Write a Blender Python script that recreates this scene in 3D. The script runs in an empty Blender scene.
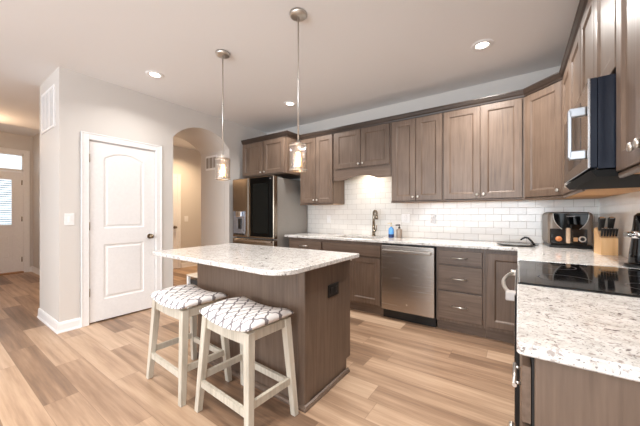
import bpy, bmesh, math, random
from mathutils import Vector, Matrix
from mathutils.geometry import tessellate_polygon
random.seed(4)
S = bpy.context.scene
COL = S.collection
PI = math.pi

# ------------------------------------------------------------------ camera, world, lights, exposure
cd = bpy.data.cameras.new('camera')
cam = bpy.data.objects.new('camera', cd)
COL.objects.link(cam)
cam.location = (0, 0, 1.223)
cam.rotation_euler = (PI / 2, 0, math.radians(34.945))
cd.sensor_width = 36
cd.lens = 283.37 / 640 * 36
cd.shift_y = 1.08 / 640
cd.clip_start = 0.05
S.camera = cam

S.view_settings.view_transform = 'Standard'
S.view_settings.look = 'None'
S.view_settings.gamma = 1
S.view_settings.use_curve_mapping = False
S.view_settings.exposure = 0.06
S.cycles.use_denoising = True
S.cycles.max_bounces = 10
S.cycles.diffuse_bounces = 8
S.cycles.glossy_bounces = 5
S.cycles.transparent_max_bounces = 16
S.cycles.sample_clamp_indirect = 6
S.cycles.caustics_reflective = False
S.cycles.caustics_refractive = False

W = bpy.data.worlds.new('daylight')
S.world = W
W.use_nodes = True
bg = W.node_tree.nodes['Background']
bg.inputs[0].default_value = (0.86, 0.93, 1.0, 1)
bg.inputs[1].default_value = 2.0


def area(name, loc, rot, sx, sy, watts, color, spread=180):
    l = bpy.data.lights.new(name, 'AREA')
    l.shape = 'RECTANGLE'
    l.size, l.size_y = sx, sy
    l.energy = watts
    l.color = color
    l.spread = math.radians(spread)
    o = bpy.data.objects.new(name, l)
    COL.objects.link(o)
    o.location = loc
    o.rotation_euler = rot
    return o


# added fill lamp for unseen living-room windows, tilted up to brighten the ceiling
area('window_ceiling_fill', (-1.0, -4.3, 1.3), (PI / 2 + math.radians(64), 0, 0), 4.4, 2.2, 350, (0.84, 0.93, 1.0))
DOWN = (1.0, 0.965, 0.92)


def downlight(loc, watts=15, name='downlight_lamp', color=DOWN):
    l = bpy.data.lights.new(name, 'AREA')
    l.shape = 'DISK'
    l.size = 0.11
    l.energy = watts
    l.color = color
    l.spread = math.radians(140)
    o = bpy.data.objects.new(name, l)
    COL.objects.link(o)
    o.location = loc
    return o


CEIL = 2.743
CANS = [(-3.24, 1.5), (-2.569, 2.957), (-0.265, 2.922)]
for (cx, cy), cw in zip(CANS, (9, 17, 30)):
    downlight((cx, cy, CEIL - 0.012), cw)
# more of the same ceiling lights, behind and beside the camera
for cx, cy in [(-0.45, 1.75), (-1.0, 0.5), (-2.0, 0.0), (-3.2, -0.6), (-1.5, -1.6), (0.1, -1.2), (-3.4, -2.4)]:
    downlight((cx, cy, CEIL - 0.012), 12)
fl_ = bpy.data.lights.new('foyer_lamp', 'POINT')
fl_.energy, fl_.color, fl_.shadow_soft_size = 17, (1.0, 0.68, 0.42), 0.08
flo = bpy.data.objects.new('foyer_lamp', fl_)
COL.objects.link(flo)
flo.location = (-6.75, 0.5, 2.45)
downlight((-5.6, 3.3, CEIL - 0.02), 26, 'hall_lamp', (1.0, 0.72, 0.45))

# ------------------------------------------------------------------ mesh helpers


def new():
    return bmesh.new()


def box(bm, x0, x1, y0, y1, z0, z1, bev=0.0, seg=1):
    r = bmesh.ops.create_cube(bm, size=1)
    vs = r['verts']
    for v in vs:
        v.co = Vector(((x0 + x1) / 2 + v.co.x * (x1 - x0), (y0 + y1) / 2 + v.co.y * (y1 - y0), (z0 + z1) / 2 + v.co.z * (z1 - z0)))
    if bev > 0:
        es = list({e for v in vs for e in v.link_edges})
        bmesh.ops.bevel(bm, geom=es, offset=bev, segments=seg, affect='EDGES', profile=0.5)
    return bm


def bx(*a, **k):
    return box(new(), *a, **k)


def grow(bm, start, M):
    """transform the verts of bm added since count `start`"""
    bm.verts.ensure_lookup_table()
    for v in list(bm.verts)[start:]:
        v.co = M @ v.co


def cyl(bm, p0, p1, r0, r1=None, seg=20, cap=True):
    p0, p1 = Vector(p0), Vector(p1)
    r1 = r0 if r1 is None else r1
    ax = (p1 - p0).normalized()
    u = ax.orthogonal().normalized()
    w = ax.cross(u)
    A, B = [], []
    for i in range(seg):
        d = u * math.cos(2 * PI * i / seg) + w * math.sin(2 * PI * i / seg)
        A.append(bm.verts.new(p0 + d * r0))
        B.append(bm.verts.new(p1 + d * r1))
    for i in range(seg):
        j = (i + 1) % seg
        bm.faces.new((A[i], A[j], B[j], B[i])).smooth = True
    if cap:
        bm.faces.new(A[::-1])
        bm.faces.new(B)
    return bm


def lathe(bm, prof, c=(0, 0, 0), seg=28):
    """prof: (r, z) list from bottom to top"""
    c = Vector(c)
    rings = []
    for r, z in prof:
        if r < 1e-5:
            rings.append([bm.verts.new(c + Vector((0, 0, z)))])
        else:
            rings.append([bm.verts.new(c + Vector((r * math.cos(2 * PI * i / seg), r * math.sin(2 * PI * i / seg), z))) for i in range(seg)])
    for a, b in zip(rings, rings[1:]):
        for i in range(seg):
            j = (i + 1) % seg
            if len(a) == 1 and len(b) == 1:
                continue
            if len(a) == 1:
                f = bm.faces.new((a[0], b[j], b[i]))
            elif len(b) == 1:
                f = bm.faces.new((a[i], a[j], b[0]))
            else:
                f = bm.faces.new((a[i], a[j], b[j], b[i]))
            f.smooth = True
    return bm


def tube(bm, pts, r, seg=10, cap=True):
    pts = [Vector(p) for p in pts]
    rs = r if isinstance(r, (list, tuple)) else [r] * len(pts)
    rings = []
    ref = None
    for i, p in enumerate(pts):
        t = (pts[min(i + 1, len(pts) - 1)] - pts[max(i - 1, 0)]).normalized()
        if ref is None:
            ref = t.orthogonal().normalized()
        u = (ref - t * ref.dot(t)).normalized()
        ref = u
        w = t.cross(u)
        rings.append([bm.verts.new(p + (u * math.cos(2 * PI * k / seg) + w * math.sin(2 * PI * k / seg)) * rs[i]) for k in range(seg)])
    for a, b in zip(rings, rings[1:]):
        for k in range(seg):
            j = (k + 1) % seg
            bm.faces.new((a[k], a[j], b[j], b[k])).smooth = True
    if cap:
        bm.faces.new(rings[0][::-1])
        bm.faces.new(rings[-1])
    return bm


def frustum(bm, q0, q1):
    """loft between two quads / polygons with the same count"""
    A = [bm.verts.new(p) for p in q0]
    B = [bm.verts.new(p) for p in q1]
    n = len(A)
    for i in range(n):
        j = (i + 1) % n
        bm.faces.new((A[i], A[j], B[j], B[i]))
    bm.faces.new(A[::-1])
    bm.faces.new(B)
    return bm


def prism(bm, poly, z0, z1, holes=()):
    """vertical prism of an xy polygon with holes"""
    loops = [list(poly)] + [list(h) for h in holes]
    bot, top = [], []
    for lp in loops:
        bot.append([bm.verts.new((x, y, z0)) for x, y in lp])
        top.append([bm.verts.new((x, y, z1)) for x, y in lp])
        n = len(lp)
        for i in range(n):
            j = (i + 1) % n
            bm.faces.new((bot[-1][i], bot[-1][j], top[-1][j], top[-1][i]))
    tris = tessellate_polygon([[Vector((x, y, 0)) for x, y in lp] for lp in loops])
    fb = [v for l in bot for v in l]
    ft = [v for l in top for v in l]
    for a, b, c in tris:
        try:
            bm.faces.new((ft[a], ft[b], ft[c]))
            bm.faces.new((fb[c], fb[b], fb[a]))
        except ValueError:
            pass
    bmesh.ops.recalc_face_normals(bm, faces=bm.faces)
    return bm


def offset_poly(poly, d):
    """inset a ccw polygon by d"""
    n = len(poly)
    out = []
    for i in range(n):
        p0, p1, p2 = Vector(poly[i - 1]), Vector(poly[i]), Vector(poly[(i + 1) % n])
        e1, e2 = (p1 - p0).normalized(), (p2 - p1).normalized()
        n1, n2 = Vector((-e1.y, e1.x)), Vector((-e2.y, e2.x))
        m = (n1 + n2)
        m = m / max(0.2, m.dot(n1)) if m.length > 1e-6 else n1
        out.append(tuple(p1 + m * d))
    return out


def panel_face(bm, w, h, t, holes, steps, edge=0.003):
    """A door leaf in local coords: x 0..w, z 0..h, back at y=0, front at y=-t.
    holes = ccw (x,z) polygons; steps = [(inset, depth)] of the panel moulding; the last step is filled."""
    start = len(bm.verts)
    V = lambda x, y, z: bm.verts.new((x, y, z))
    R = lambda d, y: [V(d, y, d), V(w - d, y, d), V(w - d, y, h - d), V(d, y, h - d)]
    back = R(0, 0)
    side = R(0, -t + edge)
    fr = R(edge, -t)
    bm.faces.new(back)
    for a, b in ((back, side), (side, fr)):
        for i in range(4):
            j = (i + 1) % 4
            bm.faces.new((a[i], a[j], b[j], b[i]))
    loops2 = [[(v.co.x, v.co.z) for v in fr]] + [list(hh) for hh in holes]
    hv = [[V(x, -t, z) for x, z in hh] for hh in holes]
    flat = fr + [v for l in hv for v in l]
    for a, b, c in tessellate_polygon([[Vector((x, z, 0)) for x, z in lp] for lp in loops2]):
        bm.faces.new((flat[a], flat[b], flat[c]))
    for hh, ring in zip(holes, hv):
        cur = ring
        for ins, dep in steps:
            nx = [V(x, -t + dep, z) for x, z in offset_poly(hh, ins)]
            n = len(nx)
            for i in range(n):
                j = (i + 1) % n
                bm.faces.new((cur[i], cur[j], nx[j], nx[i]))
            cur = nx
        bm.faces.new(cur)
    bmesh.ops.recalc_face_normals(bm, faces=bm.faces)
    return start


def place(origin, ang):
    return Matrix.Translation(origin) @ Matrix.Rotation(ang, 4, 'Z')


def sweep(bm, path, prof, side=1):
    """mitred moulding: path of xy points, prof = closed (out, z) list; out is to the right of travel for side=1"""
    P = [Vector(p) for p in path]
    rings = []
    for i, p in enumerate(P):
        d1 = (P[i] - P[i - 1]).normalized() if i > 0 else None
        d2 = (P[i + 1] - P[i]).normalized() if i < len(P) - 1 else None
        n1 = Vector((d1.y, -d1.x)) * side if d1 else None
        n2 = Vector((d2.y, -d2.x)) * side if d2 else None
        if n1 and n2:
            m = n1 + n2
            m = m / m.dot(n1)
        else:
            m = n1 or n2
        rings.append([bm.verts.new((p.x + m.x * o, p.y + m.y * o, z)) for o, z in prof])
    k = len(prof)
    for a, b in zip(rings, rings[1:]):
        for i in range(k):
            j = (i + 1) % k
            bm.faces.new((a[i], a[j], b[j], b[i]))
    bm.faces.new(rings[0][::-1])
    bm.faces.new(rings[-1])
    bmesh.ops.recalc_face_normals(bm, faces=bm.faces)
    return bm


def wl(o):
    p = Vector((0, 0, 0))
    while o:
        p += o.location
        o = o.parent
    return p


def obj(name, bm, mat, parent=None, local=False, smooth=False, recenter=True):
    """link bm as ONE mesh object. World coordinates in, unless local."""
    me = bpy.data.meshes.new(name)
    o = bpy.data.objects.new(name, me)
    COL.objects.link(o)
    if parent is not None:
        if not local:
            bmesh.ops.translate(bm, verts=bm.verts, vec=-wl(parent))
        o.parent = parent
    elif recenter:
        co = [v.co for v in bm.verts]
        c = Vector(((min(v.x for v in co) + max(v.x for v in co)) / 2, (min(v.y for v in co) + max(v.y for v in co)) / 2, min(v.z for v in co)))
        bmesh.ops.translate(bm, verts=bm.verts, vec=-c)
        o.location = c
    bmesh.ops.recalc_face_normals(bm, faces=bm.faces)
    if smooth:
        for f in bm.faces:
            f.smooth = True
    bm.to_mesh(me)
    bm.free()
    for m in (mat if isinstance(mat, (list, tuple)) else [mat]):
        me.materials.append(m)
    return o


def tag(o, label, cat, group=None):
    o['label'] = label
    o['category'] = cat
    if group:
        o['group'] = group
    return o


def thing(name, label, cat, loc, group=None, rot=0):
    o = bpy.data.objects.new(name, None)
    o.empty_display_size = 0.05
    COL.objects.link(o)
    o.location = loc
    o.rotation_euler = (0, 0, rot)
    return tag(o, label, cat, group)


def struct(name, bm, mat, parent=None):
    o = obj(name, bm, mat, parent, recenter=False)
    if parent is None:
        o['kind'] = 'structure'
    return o


def struct_root(name, loc=(0, 0, 0)):
    o = bpy.data.objects.new(name, None)
    COL.objects.link(o)
    o.location = loc
    o['kind'] = 'structure'
    return o


# ------------------------------------------------------------------ materials
def srgb(r, g, b):
    f = lambda c: (c / 255 / 12.92) if c / 255 <= 0.04045 else ((c / 255 + 0.055) / 1.055) ** 2.4
    return (f(r), f(g), f(b), 1)


class NT:
    def __init__(self, name):
        self.m = bpy.data.materials.new(name)
        self.m.use_nodes = True
        self.t = self.m.node_tree
        self.b = self.t.nodes['Principled BSDF']
        self.out = self.t.nodes['Material Output']

    def n(self, typ, **kw):
        nd = self.t.nodes.new(typ)
        for k, v in kw.items():
            setattr(nd, k, v)
        return nd

    def l(self, a, b):
        self.t.links.new(a, b)

    def math(self, op, a, b=None, c=None):
        nd = self.n('ShaderNodeMath', operation=op)
        for i, v in enumerate((a, b, c)):
            if v is None:
                continue
            if hasattr(v, 'is_linked'):
                self.l(v, nd.inputs[i])
            else:
                nd.inputs[i].default_value = v
        return nd.outputs[0]

    def mix(self, fac, a, b, blend='MIX'):
        nd = self.n('ShaderNodeMix', data_type='RGBA', blend_type=blend)
        for s, v in ((nd.inputs[0], fac), (nd.inputs[6], a), (nd.inputs[7], b)):
            if hasattr(v, 'is_linked'):
                self.l(v, s)
            else:
                s.default_value = v
        return nd.outputs[2]

    def ramp(self, fac, stops):
        nd = self.n('ShaderNodeValToRGB')
        el = nd.color_ramp.elements
        while len(el) < len(stops):
            el.new(0.5)
        for e, (p, c) in zip(el, stops):
            e.position = p
            e.color = c
        self.l(fac, nd.inputs[0])
        return nd.outputs[0]

    def vec(self, world=False, scale=(1, 1, 1), rot=(0, 0, 0), loc=(0, 0, 0)):
        if world:
            src = self.n('ShaderNodeNewGeometry').outputs['Position']
        else:
            src = self.n('ShaderNodeTexCoord').outputs['Object']
        mp = self.n('ShaderNodeMapping')
        mp.inputs['Scale'].default_value = scale
        mp.inputs['Rotation'].default_value = rot
        mp.inputs['Location'].default_value = loc
        self.l(src, mp.inputs[0])
        return mp.outputs[0]

    def noise(self, vec, scale, detail=3, rough=0.5):
        nd = self.n('ShaderNodeTexNoise')
        nd.inputs['Scale'].default_value = scale
        nd.inputs['Detail'].default_value = detail
        nd.inputs['Roughness'].default_value = rough
        if vec is not None:
            self.l(vec, nd.inputs['Vector'])
        return nd.outputs['Fac']

    def bump(self, h, strength=0.2, dist=0.002):
        nd = self.n('ShaderNodeBump')
        nd.inputs['Strength'].default_value = strength
        nd.inputs['Distance'].default_value = dist
        self.l(h, nd.inputs['Height'])
        self.l(nd.outputs[0], self.b.inputs['Normal'])

    def set(self, color=None, rough=None, metal=None, **kw):
        def put(k, v):
            if v is None:
                return
            if hasattr(v, 'is_linked'):
                self.l(v, self.b.inputs[k])
            else:
                self.b.inputs[k].default_value = v
        put('Base Color', color)
        put('Roughness', rough)
        put('Metallic', metal)
        for k, v in kw.items():
            put(k.replace('_', ' '), v)
        return self.m


def simple(name, rgb, rough=0.5, metal=0.0, bump=0.0, bscale=200, **kw):
    t = NT(name)
    c = srgb(*rgb)
    v = t.vec()
    nz = t.noise(v, 35, 2)
    col = t.mix(nz, tuple(x * 0.95 for x in c[:3]) + (1,), tuple(min(1, x * 1.05) for x in c[:3]) + (1,))
    if bump:
        t.bump(t.noise(v, bscale, 2), bump, 0.001)
    return t.set(col, rough, metal, **kw)


def paint(name, rgb, rough, bscale, strength, world=True):
    t = NT(name)
    c = srgb(*rgb)
    v = t.vec(world=world)
    t.bump(t.noise(v, bscale, 3), strength, 0.003)
    return t.set(c, rough)


def wood_stain(name, lo, mid, hi, axis='z', rough=0.38, sc=1.0):
    """fine stained grain running along one axis"""
    t = NT(name)
    s = {'z': (60, 60, 3.2), 'x': (3.2, 60, 60), 'y': (60, 3.2, 60)}[axis]
    info = t.n('ShaderNodeObjectInfo')
    off = t.n('ShaderNodeVectorMath', operation='SCALE')
    off.inputs[0].default_value = (3.1, 5.7, 2.3)
    t.l(info.outputs['Random'], off.inputs['Scale'])
    src = t.n('ShaderNodeTexCoord').outputs['Object']
    add = t.n('ShaderNodeVectorMath', operation='ADD')
    t.l(src, add.inputs[0])
    t.l(off.outputs[0], add.inputs[1])

    def mp(scale):
        m = t.n('ShaderNodeMapping')
        m.inputs['Scale'].default_value = scale
        t.l(add.outputs[0], m.inputs[0])
        return m.outputs[0]
    g = t.noise(mp(tuple(x * sc for x in s)), 1.0, 4, 0.6)
    big = t.noise(mp((2.2, 2.2, 2.2)), 1.0, 2)
    mixv = t.math('MULTIPLY_ADD', big, 0.45, t.math('MULTIPLY', g, 0.6))
    col = t.ramp(mixv, [(0.3, srgb(*lo)), (0.52, srgb(*mid)), (0.78, srgb(*hi))])
    t.bump(g, 0.06, 0.001)
    return t.set(col, rough)


M = {}
M['wall'] = paint('greige_wall_paint', (214, 209, 204), 0.6, 90, 0.06)
M['ceil'] = paint('ceiling_paint', (236, 235, 235), 0.8, 28, 0.18)
M['white'] = simple('white_trim_paint', (240, 239, 239), 0.35)
M['cab'] = wood_stain('stained_maple_upright', (82, 66, 55), (106, 88, 75), (127, 107, 93), 'z')
M['cabx'] = wood_stain('stained_maple_level', (82, 66, 55), (106, 88, 75), (127, 107, 93), 'x')
M['caby'] = wood_stain('stained_maple_depthwise', (82, 66, 55), (106, 88, 75), (127, 107, 93), 'y')
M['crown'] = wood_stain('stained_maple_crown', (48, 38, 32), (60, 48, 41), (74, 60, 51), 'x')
M['cabin'] = wood_stain('natural_maple_underside', (190, 140, 92), (205, 158, 108), (220, 176, 128), 'x', 0.5)
M['dark'] = simple('dark_shadow_gap', (28, 24, 22), 0.7)
M['nickel'] = simple('brushed_nickel', (216, 212, 206), 0.32, 1.0)
M['chrome'] = simple('chrome', (225, 225, 226), 0.1, 1.0)
M['bronze'] = simple('aged_bronze', (140, 124, 104), 0.3, 1.0)
M['black'] = simple('black_plastic', (16, 16, 17), 0.35)
M['gblack'] = simple('black_gloss', (9, 9, 11), 0.06)
M['fridgeglass'] = simple('fridge_dark_glass', (7, 7, 7), 0.08, Specular_IOR_Level=0.12)
M['mwside'] = simple('microwave_side', (40, 46, 58), 0.12, 0.3)
M['grayside'] = simple('fridge_side_gray', (150, 146, 141), 0.45, 0.2)
M['glassbowl'] = simple('pale_label_print', (214, 200, 184), 0.5)


def steel(name, rgb, rough, axis):
    t = NT(name)
    s = {'x': (1.5, 300, 300), 'y': (300, 1.5, 300), 'z': (300, 300, 1.5)}[axis]
    g = t.noise(t.vec(scale=s), 1.0, 2)
    c = srgb(*rgb)
    col = t.mix(g, tuple(x * 0.96 for x in c[:3]) + (1,), c)
    r = t.math('MULTIPLY_ADD', g, 0.05, rough - 0.02)
    t.bump(t.noise(t.vec(scale=(2.0, 2.0, 1.2)), 1.6, 1), 0.05, 0.02)
    return t.set(col, r, 1.0)


M['steel'] = steel('stainless_steel', (196, 188, 180), 0.26, 'x')
M['steeldark'] = steel('dark_stainless_steel', (150, 138, 124), 0.22, 'x')

M['steely'] = steel('stainless_steel_depthwise', (196, 188, 180), 0.26, 'y')
# granite
t = NT('white_granite')
v = t.vec(world=True)
warp = t.n('ShaderNodeVectorMath', operation='ADD')
wn = t.n('ShaderNodeTexNoise')
wn.inputs['Scale'].default_value = 14
t.l(v, wn.inputs['Vector'])
ws = t.n('ShaderNodeVectorMath', operation='SCALE')
ws.inputs['Scale'].default_value = 0.05
t.l(wn.outputs['Color'], ws.inputs[0])
t.l(v, warp.inputs[0])
t.l(ws.outputs[0], warp.inputs[1])
wv = warp.outputs[0]
n1 = t.noise(wv, 22, 4, 0.6)
n2 = t.noise(wv, 62, 3, 0.6)
n3 = t.noise(wv, 40, 3, 0.55)
n4 = t.noise(wv, 160, 2, 0.5)
base = t.ramp(n1, [(0.3, srgb(198, 195, 191)), (0.5, srgb(219, 216, 212)), (0.7, srgb(231, 229, 227))])
c1 = t.mix(t.ramp(n2, [(0.56, (0, 0, 0, 1)), (0.65, (1, 1, 1, 1))]), base, srgb(174, 165, 160))
c2 = t.mix(t.ramp(n3, [(0.63, (0, 0, 0, 1)), (0.69, (1, 1, 1, 1))]), c1, srgb(122, 114, 112))
c3 = t.mix(t.ramp(n4, [(0.60, (0, 0, 0, 1)), (0.68, (0.8, 0.8, 0.8, 1))]), c2, srgb(108, 100, 96))
M['granite'] = t.set(c3, 0.12)

# subway tile
def tile_mat(name, horiz):
    t = NT(name)
    pos = t.n('ShaderNodeNewGeometry').outputs['Position']
    sx = t.n('ShaderNodeSeparateXYZ')
    t.l(pos, sx.inputs[0])
    cb = t.n('ShaderNodeCombineXYZ')
    t.l(sx.outputs[horiz], cb.inputs[0])
    t.l(t.math('SUBTRACT', sx.outputs['Z'], 0.914), cb.inputs[1])
    br = t.n('ShaderNodeTexBrick')
    br.offset = 0.5
    br.inputs['Color1'].default_value = srgb(238, 235, 230)
    br.inputs['Color2'].default_value = srgb(230, 227, 223)
    br.inputs['Mortar'].default_value = srgb(190, 184, 177)
    br.inputs['Scale'].default_value = 1.0
    br.inputs['Mortar Size'].default_value = 0.0019
    br.inputs['Mortar Smooth'].default_value = 0.1
    br.inputs['Brick Width'].default_value = 0.1524
    br.inputs['Row Height'].default_value = 0.0762
    t.l(cb.outputs[0], br.inputs['Vector'])
    inv = t.math('SUBTRACT', 1.0, br.outputs['Fac'])
    t.bump(inv, 0.5, 0.0012)
    r = t.math('MULTIPLY_ADD', br.outputs['Fac'], 0.5, 0.13)
    return t.set(br.outputs['Color'], r)


M['tile_x'] = tile_mat('white_subway_tile_back', 'X')
M['tile_y'] = tile_mat('white_subway_tile_side', 'Y')

# plank floor
t = NT('oak_plank_floor')
pos = t.n('ShaderNodeNewGeometry').outputs['Position']
sx = t.n('ShaderNodeSeparateXYZ')
t.l(pos, sx.inputs[0])
row = t.math('FLOOR', t.math('DIVIDE', t.math('ADD', sx.outputs['Y'], 20.0), 0.178))
wn1 = t.n('ShaderNodeTexWhiteNoise', noise_dimensions='1D')
t.l(row, wn1.inputs['W'])
xs = t.math('ADD', t.math('ADD', sx.outputs['X'], 30.0), t.math('MULTIPLY', wn1.outputs['Value'], 1.22))
colm = t.math('FLOOR', t.math('DIVIDE', xs, 1.22))
cid = t.math('MULTIPLY_ADD', row, 17.31, t.math('MULTIPLY', colm, 5.77))
wn2 = t.n('ShaderNodeTexWhiteNoise', noise_dimensions='1D')
t.l(cid, wn2.inputs['W'])
rnd = wn2.outputs['Value']
cb = t.n('ShaderNodeCombineXYZ')
t.l(t.math('MULTIPLY_ADD', rnd, 40.0, t.math('MULTIPLY', sx.outputs['X'], 1.1)), cb.inputs[0])
t.l(t.math('MULTIPLY', sx.outputs['Y'], 19.0), cb.inputs[1])
t.l(rnd, cb.inputs[2])
grain = t.noise(cb.outputs[0], 1.0, 5, 0.62)
cb2 = t.n('ShaderNodeCombineXYZ')
t.l(t.math('MULTIPLY', sx.outputs['X'], 4.0), cb2.inputs[0])
t.l(t.math('MULTIPLY', sx.outputs['Y'], 120.0), cb2.inputs[1])
t.l(rnd, cb2.inputs[2])
fine = t.noise(cb2.outputs[0], 1.0, 3, 0.6)
tone = t.math('ADD', t.math('MULTIPLY_ADD', rnd, 0.46, -0.08), t.math('ADD', t.math('MULTIPLY', grain, 0.80), t.math('MULTIPLY', fine, 0.13)))
colr = t.ramp(tone, [(0.30, srgb(110, 87, 70)), (0.50, srgb(146, 117, 94)), (0.70, srgb(180, 150, 124)), (0.95, srgb(207, 180, 154))])
fy = t.math('FRACT', t.math('DIVIDE', t.math('ADD', sx.outputs['Y'], 20.0), 0.178))
ey = t.math('MINIMUM', fy, t.math('SUBTRACT', 1.0, fy))
fx = t.math('FRACT', t.math('DIVIDE', xs, 1.22))
ex = t.math('MINIMUM', fx, t.math('SUBTRACT', 1.0, fx))
gap = t.math('MAXIMUM', t.math('LESS_THAN', ey, 0.008), t.math('LESS_THAN', ex, 0.0014))
colr = t.mix(t.math('MULTIPLY', gap, 0.45), colr, srgb(92, 66, 48))
t.bump(t.math('SUBTRACT', fine, gap), 0.12, 0.001)
M['floor'] = t.set(colr, t.math('MULTIPLY_ADD', fine, 0.14, 0.30))

# whitewashed stool wood
M['stool'] = wood_stain('whitewashed_wood', (164, 155, 140), (198, 190, 175), (216, 209, 195), 'z', 0.55, 0.8)

# trellis fabric
t = NT('gray_trellis_fabric')
tc = t.n('ShaderNodeTexCoord').outputs['Object']
sx = t.n('ShaderNodeSeparateXYZ')
t.l(tc, sx.inputs[0])
KX, KY = 2 * PI / 0.080, 2 * PI / 0.106
ax_ = t.math('MULTIPLY', sx.outputs['X'], KX)
ay_ = t.math('MULTIPLY', sx.outputs['Y'], KY)
a, b = t.math('COSINE', ax_), t.math('COSINE', ay_)
g = t.math('ADD', t.math('MULTIPLY', b, 0.2), t.math('MULTIPLY', t.math('POWER', b, 3.0), 0.8))
gx = t.math('MULTIPLY', t.math('SINE', ax_), KX)
gy = t.math('MULTIPLY', t.math('MULTIPLY', t.math('SINE', ay_), KY), t.math('MULTIPLY_ADD', t.math('MULTIPLY', b, b), 2.4, 0.2))
gl_ = t.math('SQRT', t.math('ADD', t.math('ADD', t.math('MULTIPLY', gx, gx), t.math('MULTIPLY', gy, gy)), 160.0))
ff = t.math('DIVIDE', t.math('ABSOLUTE', t.math('ADD', a, g)), gl_)
line = t.ramp(t.math('MULTIPLY', ff, 100.0), [(0.42, (1, 1, 1, 1)), (0.56, (0, 0, 0, 1))])
col = t.mix(line, srgb(238, 234, 232), srgb(128, 122, 124))
t.bump(t.noise(tc, 700, 2), 0.15, 0.001)
M['fabric'] = t.set(col, 0.85)


# thin seeded glass
def thin_glass(name, tint, gl=0.16, bumpy=0.0):
    t = NT(name)
    t.t.nodes.remove(t.b)
    tr = t.n('ShaderNodeBsdfTransparent')
    tr.inputs[0].default_value = tint
    go = t.n('ShaderNodeBsdfGlossy')
    go.inputs['Roughness'].default_value = 0.06
    lw = t.n('ShaderNodeLayerWeight')
    lw.inputs[0].default_value = 0.35
    mx = t.n('ShaderNodeMixShader')
    if bumpy:
        bn = t.n('ShaderNodeBump')
        bn.inputs['Strength'].default_value = bumpy
        bn.inputs['Distance'].default_value = 0.004
        vz = t.n('ShaderNodeTexVoronoi')
        vz.inputs['Scale'].default_value = 70
        t.l(t.n('ShaderNodeTexCoord').outputs['Object'], vz.inputs['Vector'])
        t.l(vz.outputs['Distance'], bn.inputs['Height'])
        t.l(bn.outputs[0], go.inputs['Normal'])
        t.l(bn.outputs[0], lw.inputs['Normal'])
    f = t.math('MULTIPLY_ADD', lw.outputs['Facing'], 0.5, gl)
    t.l(f, mx.inputs[0])
    t.l(tr.outputs[0], mx.inputs[1])
    t.l(go.outputs[0], mx.inputs[2])
    t.l(mx.outputs[0], t.out.inputs[0])
    return t.m


M['seeded'] = thin_glass('seeded_glass', (0.93, 0.88, 0.83, 1), 0.14, 0.8)
M['pane'] = thin_glass('window_glass', (0.95, 0.97, 0.97, 1), 0.05)


def emit(name, rgb, strength):
    t = NT(name)
    return t.set(srgb(*rgb), 0.5, 0, Emission_Color=srgb(*rgb), Emission_Strength=strength)


M['lampface'] = emit('downlight_lens', (255, 244, 228), 9)
M['bulb'] = emit('glowing_bulb', (255, 214, 160), 20)

# ------------------------------------------------------------------ setting
XL = -3.874      # left wall face
XB = -4.67       # back of the pantry block
YB = 3.795       # back wall
XR = 0.65        # right wall
YC = 0.854       # corner of the pantry block
struct('floor', bx(-9.2, 3.0, -5.0, 5.4, -0.05, 0), M['floor'])
struct('ceiling', bx(-7.05, 3.0, -5.0, 5.4, CEIL, CEIL + 0.1), M['ceil'])
struct('ceiling_foyer', bx(-9.2, -7.05, -5.0, 5.4, CEIL + 0.13, CEIL + 0.2), M['ceil'])
struct('trim_1', bx(-7.052, -7.05, -5.0, 5.4, CEIL, CEIL + 0.16), M['ceil'])
struct('wall_back', bx(-4.67, XR + 0.12, YB, YB + 0.12, 0, CEIL), M['wall'])
struct('wall_right', bx(XR, XR + 0.12, -1.2, YB, 0, CEIL), M['wall'])

# pantry block: south run with the door, tunnel arch from y 2.03 to 2.95
AY0, AY1, ASP, AAP = 2.03, 2.95, 2.285, 2.508
DY0, DY1, DTOP = 1.10, 1.80, 2.045     # pantry door opening


def arch_pts(n=20):
    half = (AY1 - AY0) / 2
    rise = AAP - ASP
    R = (half * half + rise * rise) / (2 * rise)
    cy, cz = (AY0 + AY1) / 2, AAP - R
    a0 = math.asin(half / R)
    return [(cy + R * math.sin(-a0 + 2 * a0 * i / n), cz + R * math.cos(-a0 + 2 * a0 * i / n)) for i in range(n + 1)]


def yz_prism(bm, poly, x0, x1, holes=()):
    s = len(bm.verts)
    prism(bm, poly, x0, x1, holes)
    for v in list(bm.verts)[s:]:
        y, z, x = v.co
        v.co = Vector((x, y, z))
    bmesh.ops.recalc_face_normals(bm, faces=bm.faces)
    return bm


bm = new()
poly = [(YC, 0), (DY0, 0), (DY0, DTOP), (DY1, DTOP), (DY1, 0), (AY0, 0)] + arch_pts() + [(AY1, 0), (YB, 0), (YB, CEIL), (YC, CEIL)]
yz_prism(bm, poly, XL - 0.12, XL)
struct('wall_left', bm, M['wall'])
bm = new()
box(bm, XB, XL - 0.12, YC, YC + 0.12, 0, CEIL)
struct('wall_left_return', bm, M['wall'])
bm = new()
poly = [(YC + 0.12, 0), (AY0, 0)] + arch_pts() + [(AY1, 0), (YB, 0), (YB, CEIL), (YC + 0.12, CEIL)]
yz_prism(bm, poly, XB, XL - 0.125)
# hollow for the pantry door recess is not seen behind the closed door
struct('wall_arch_tunnel', bm, M['wall'])
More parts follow.
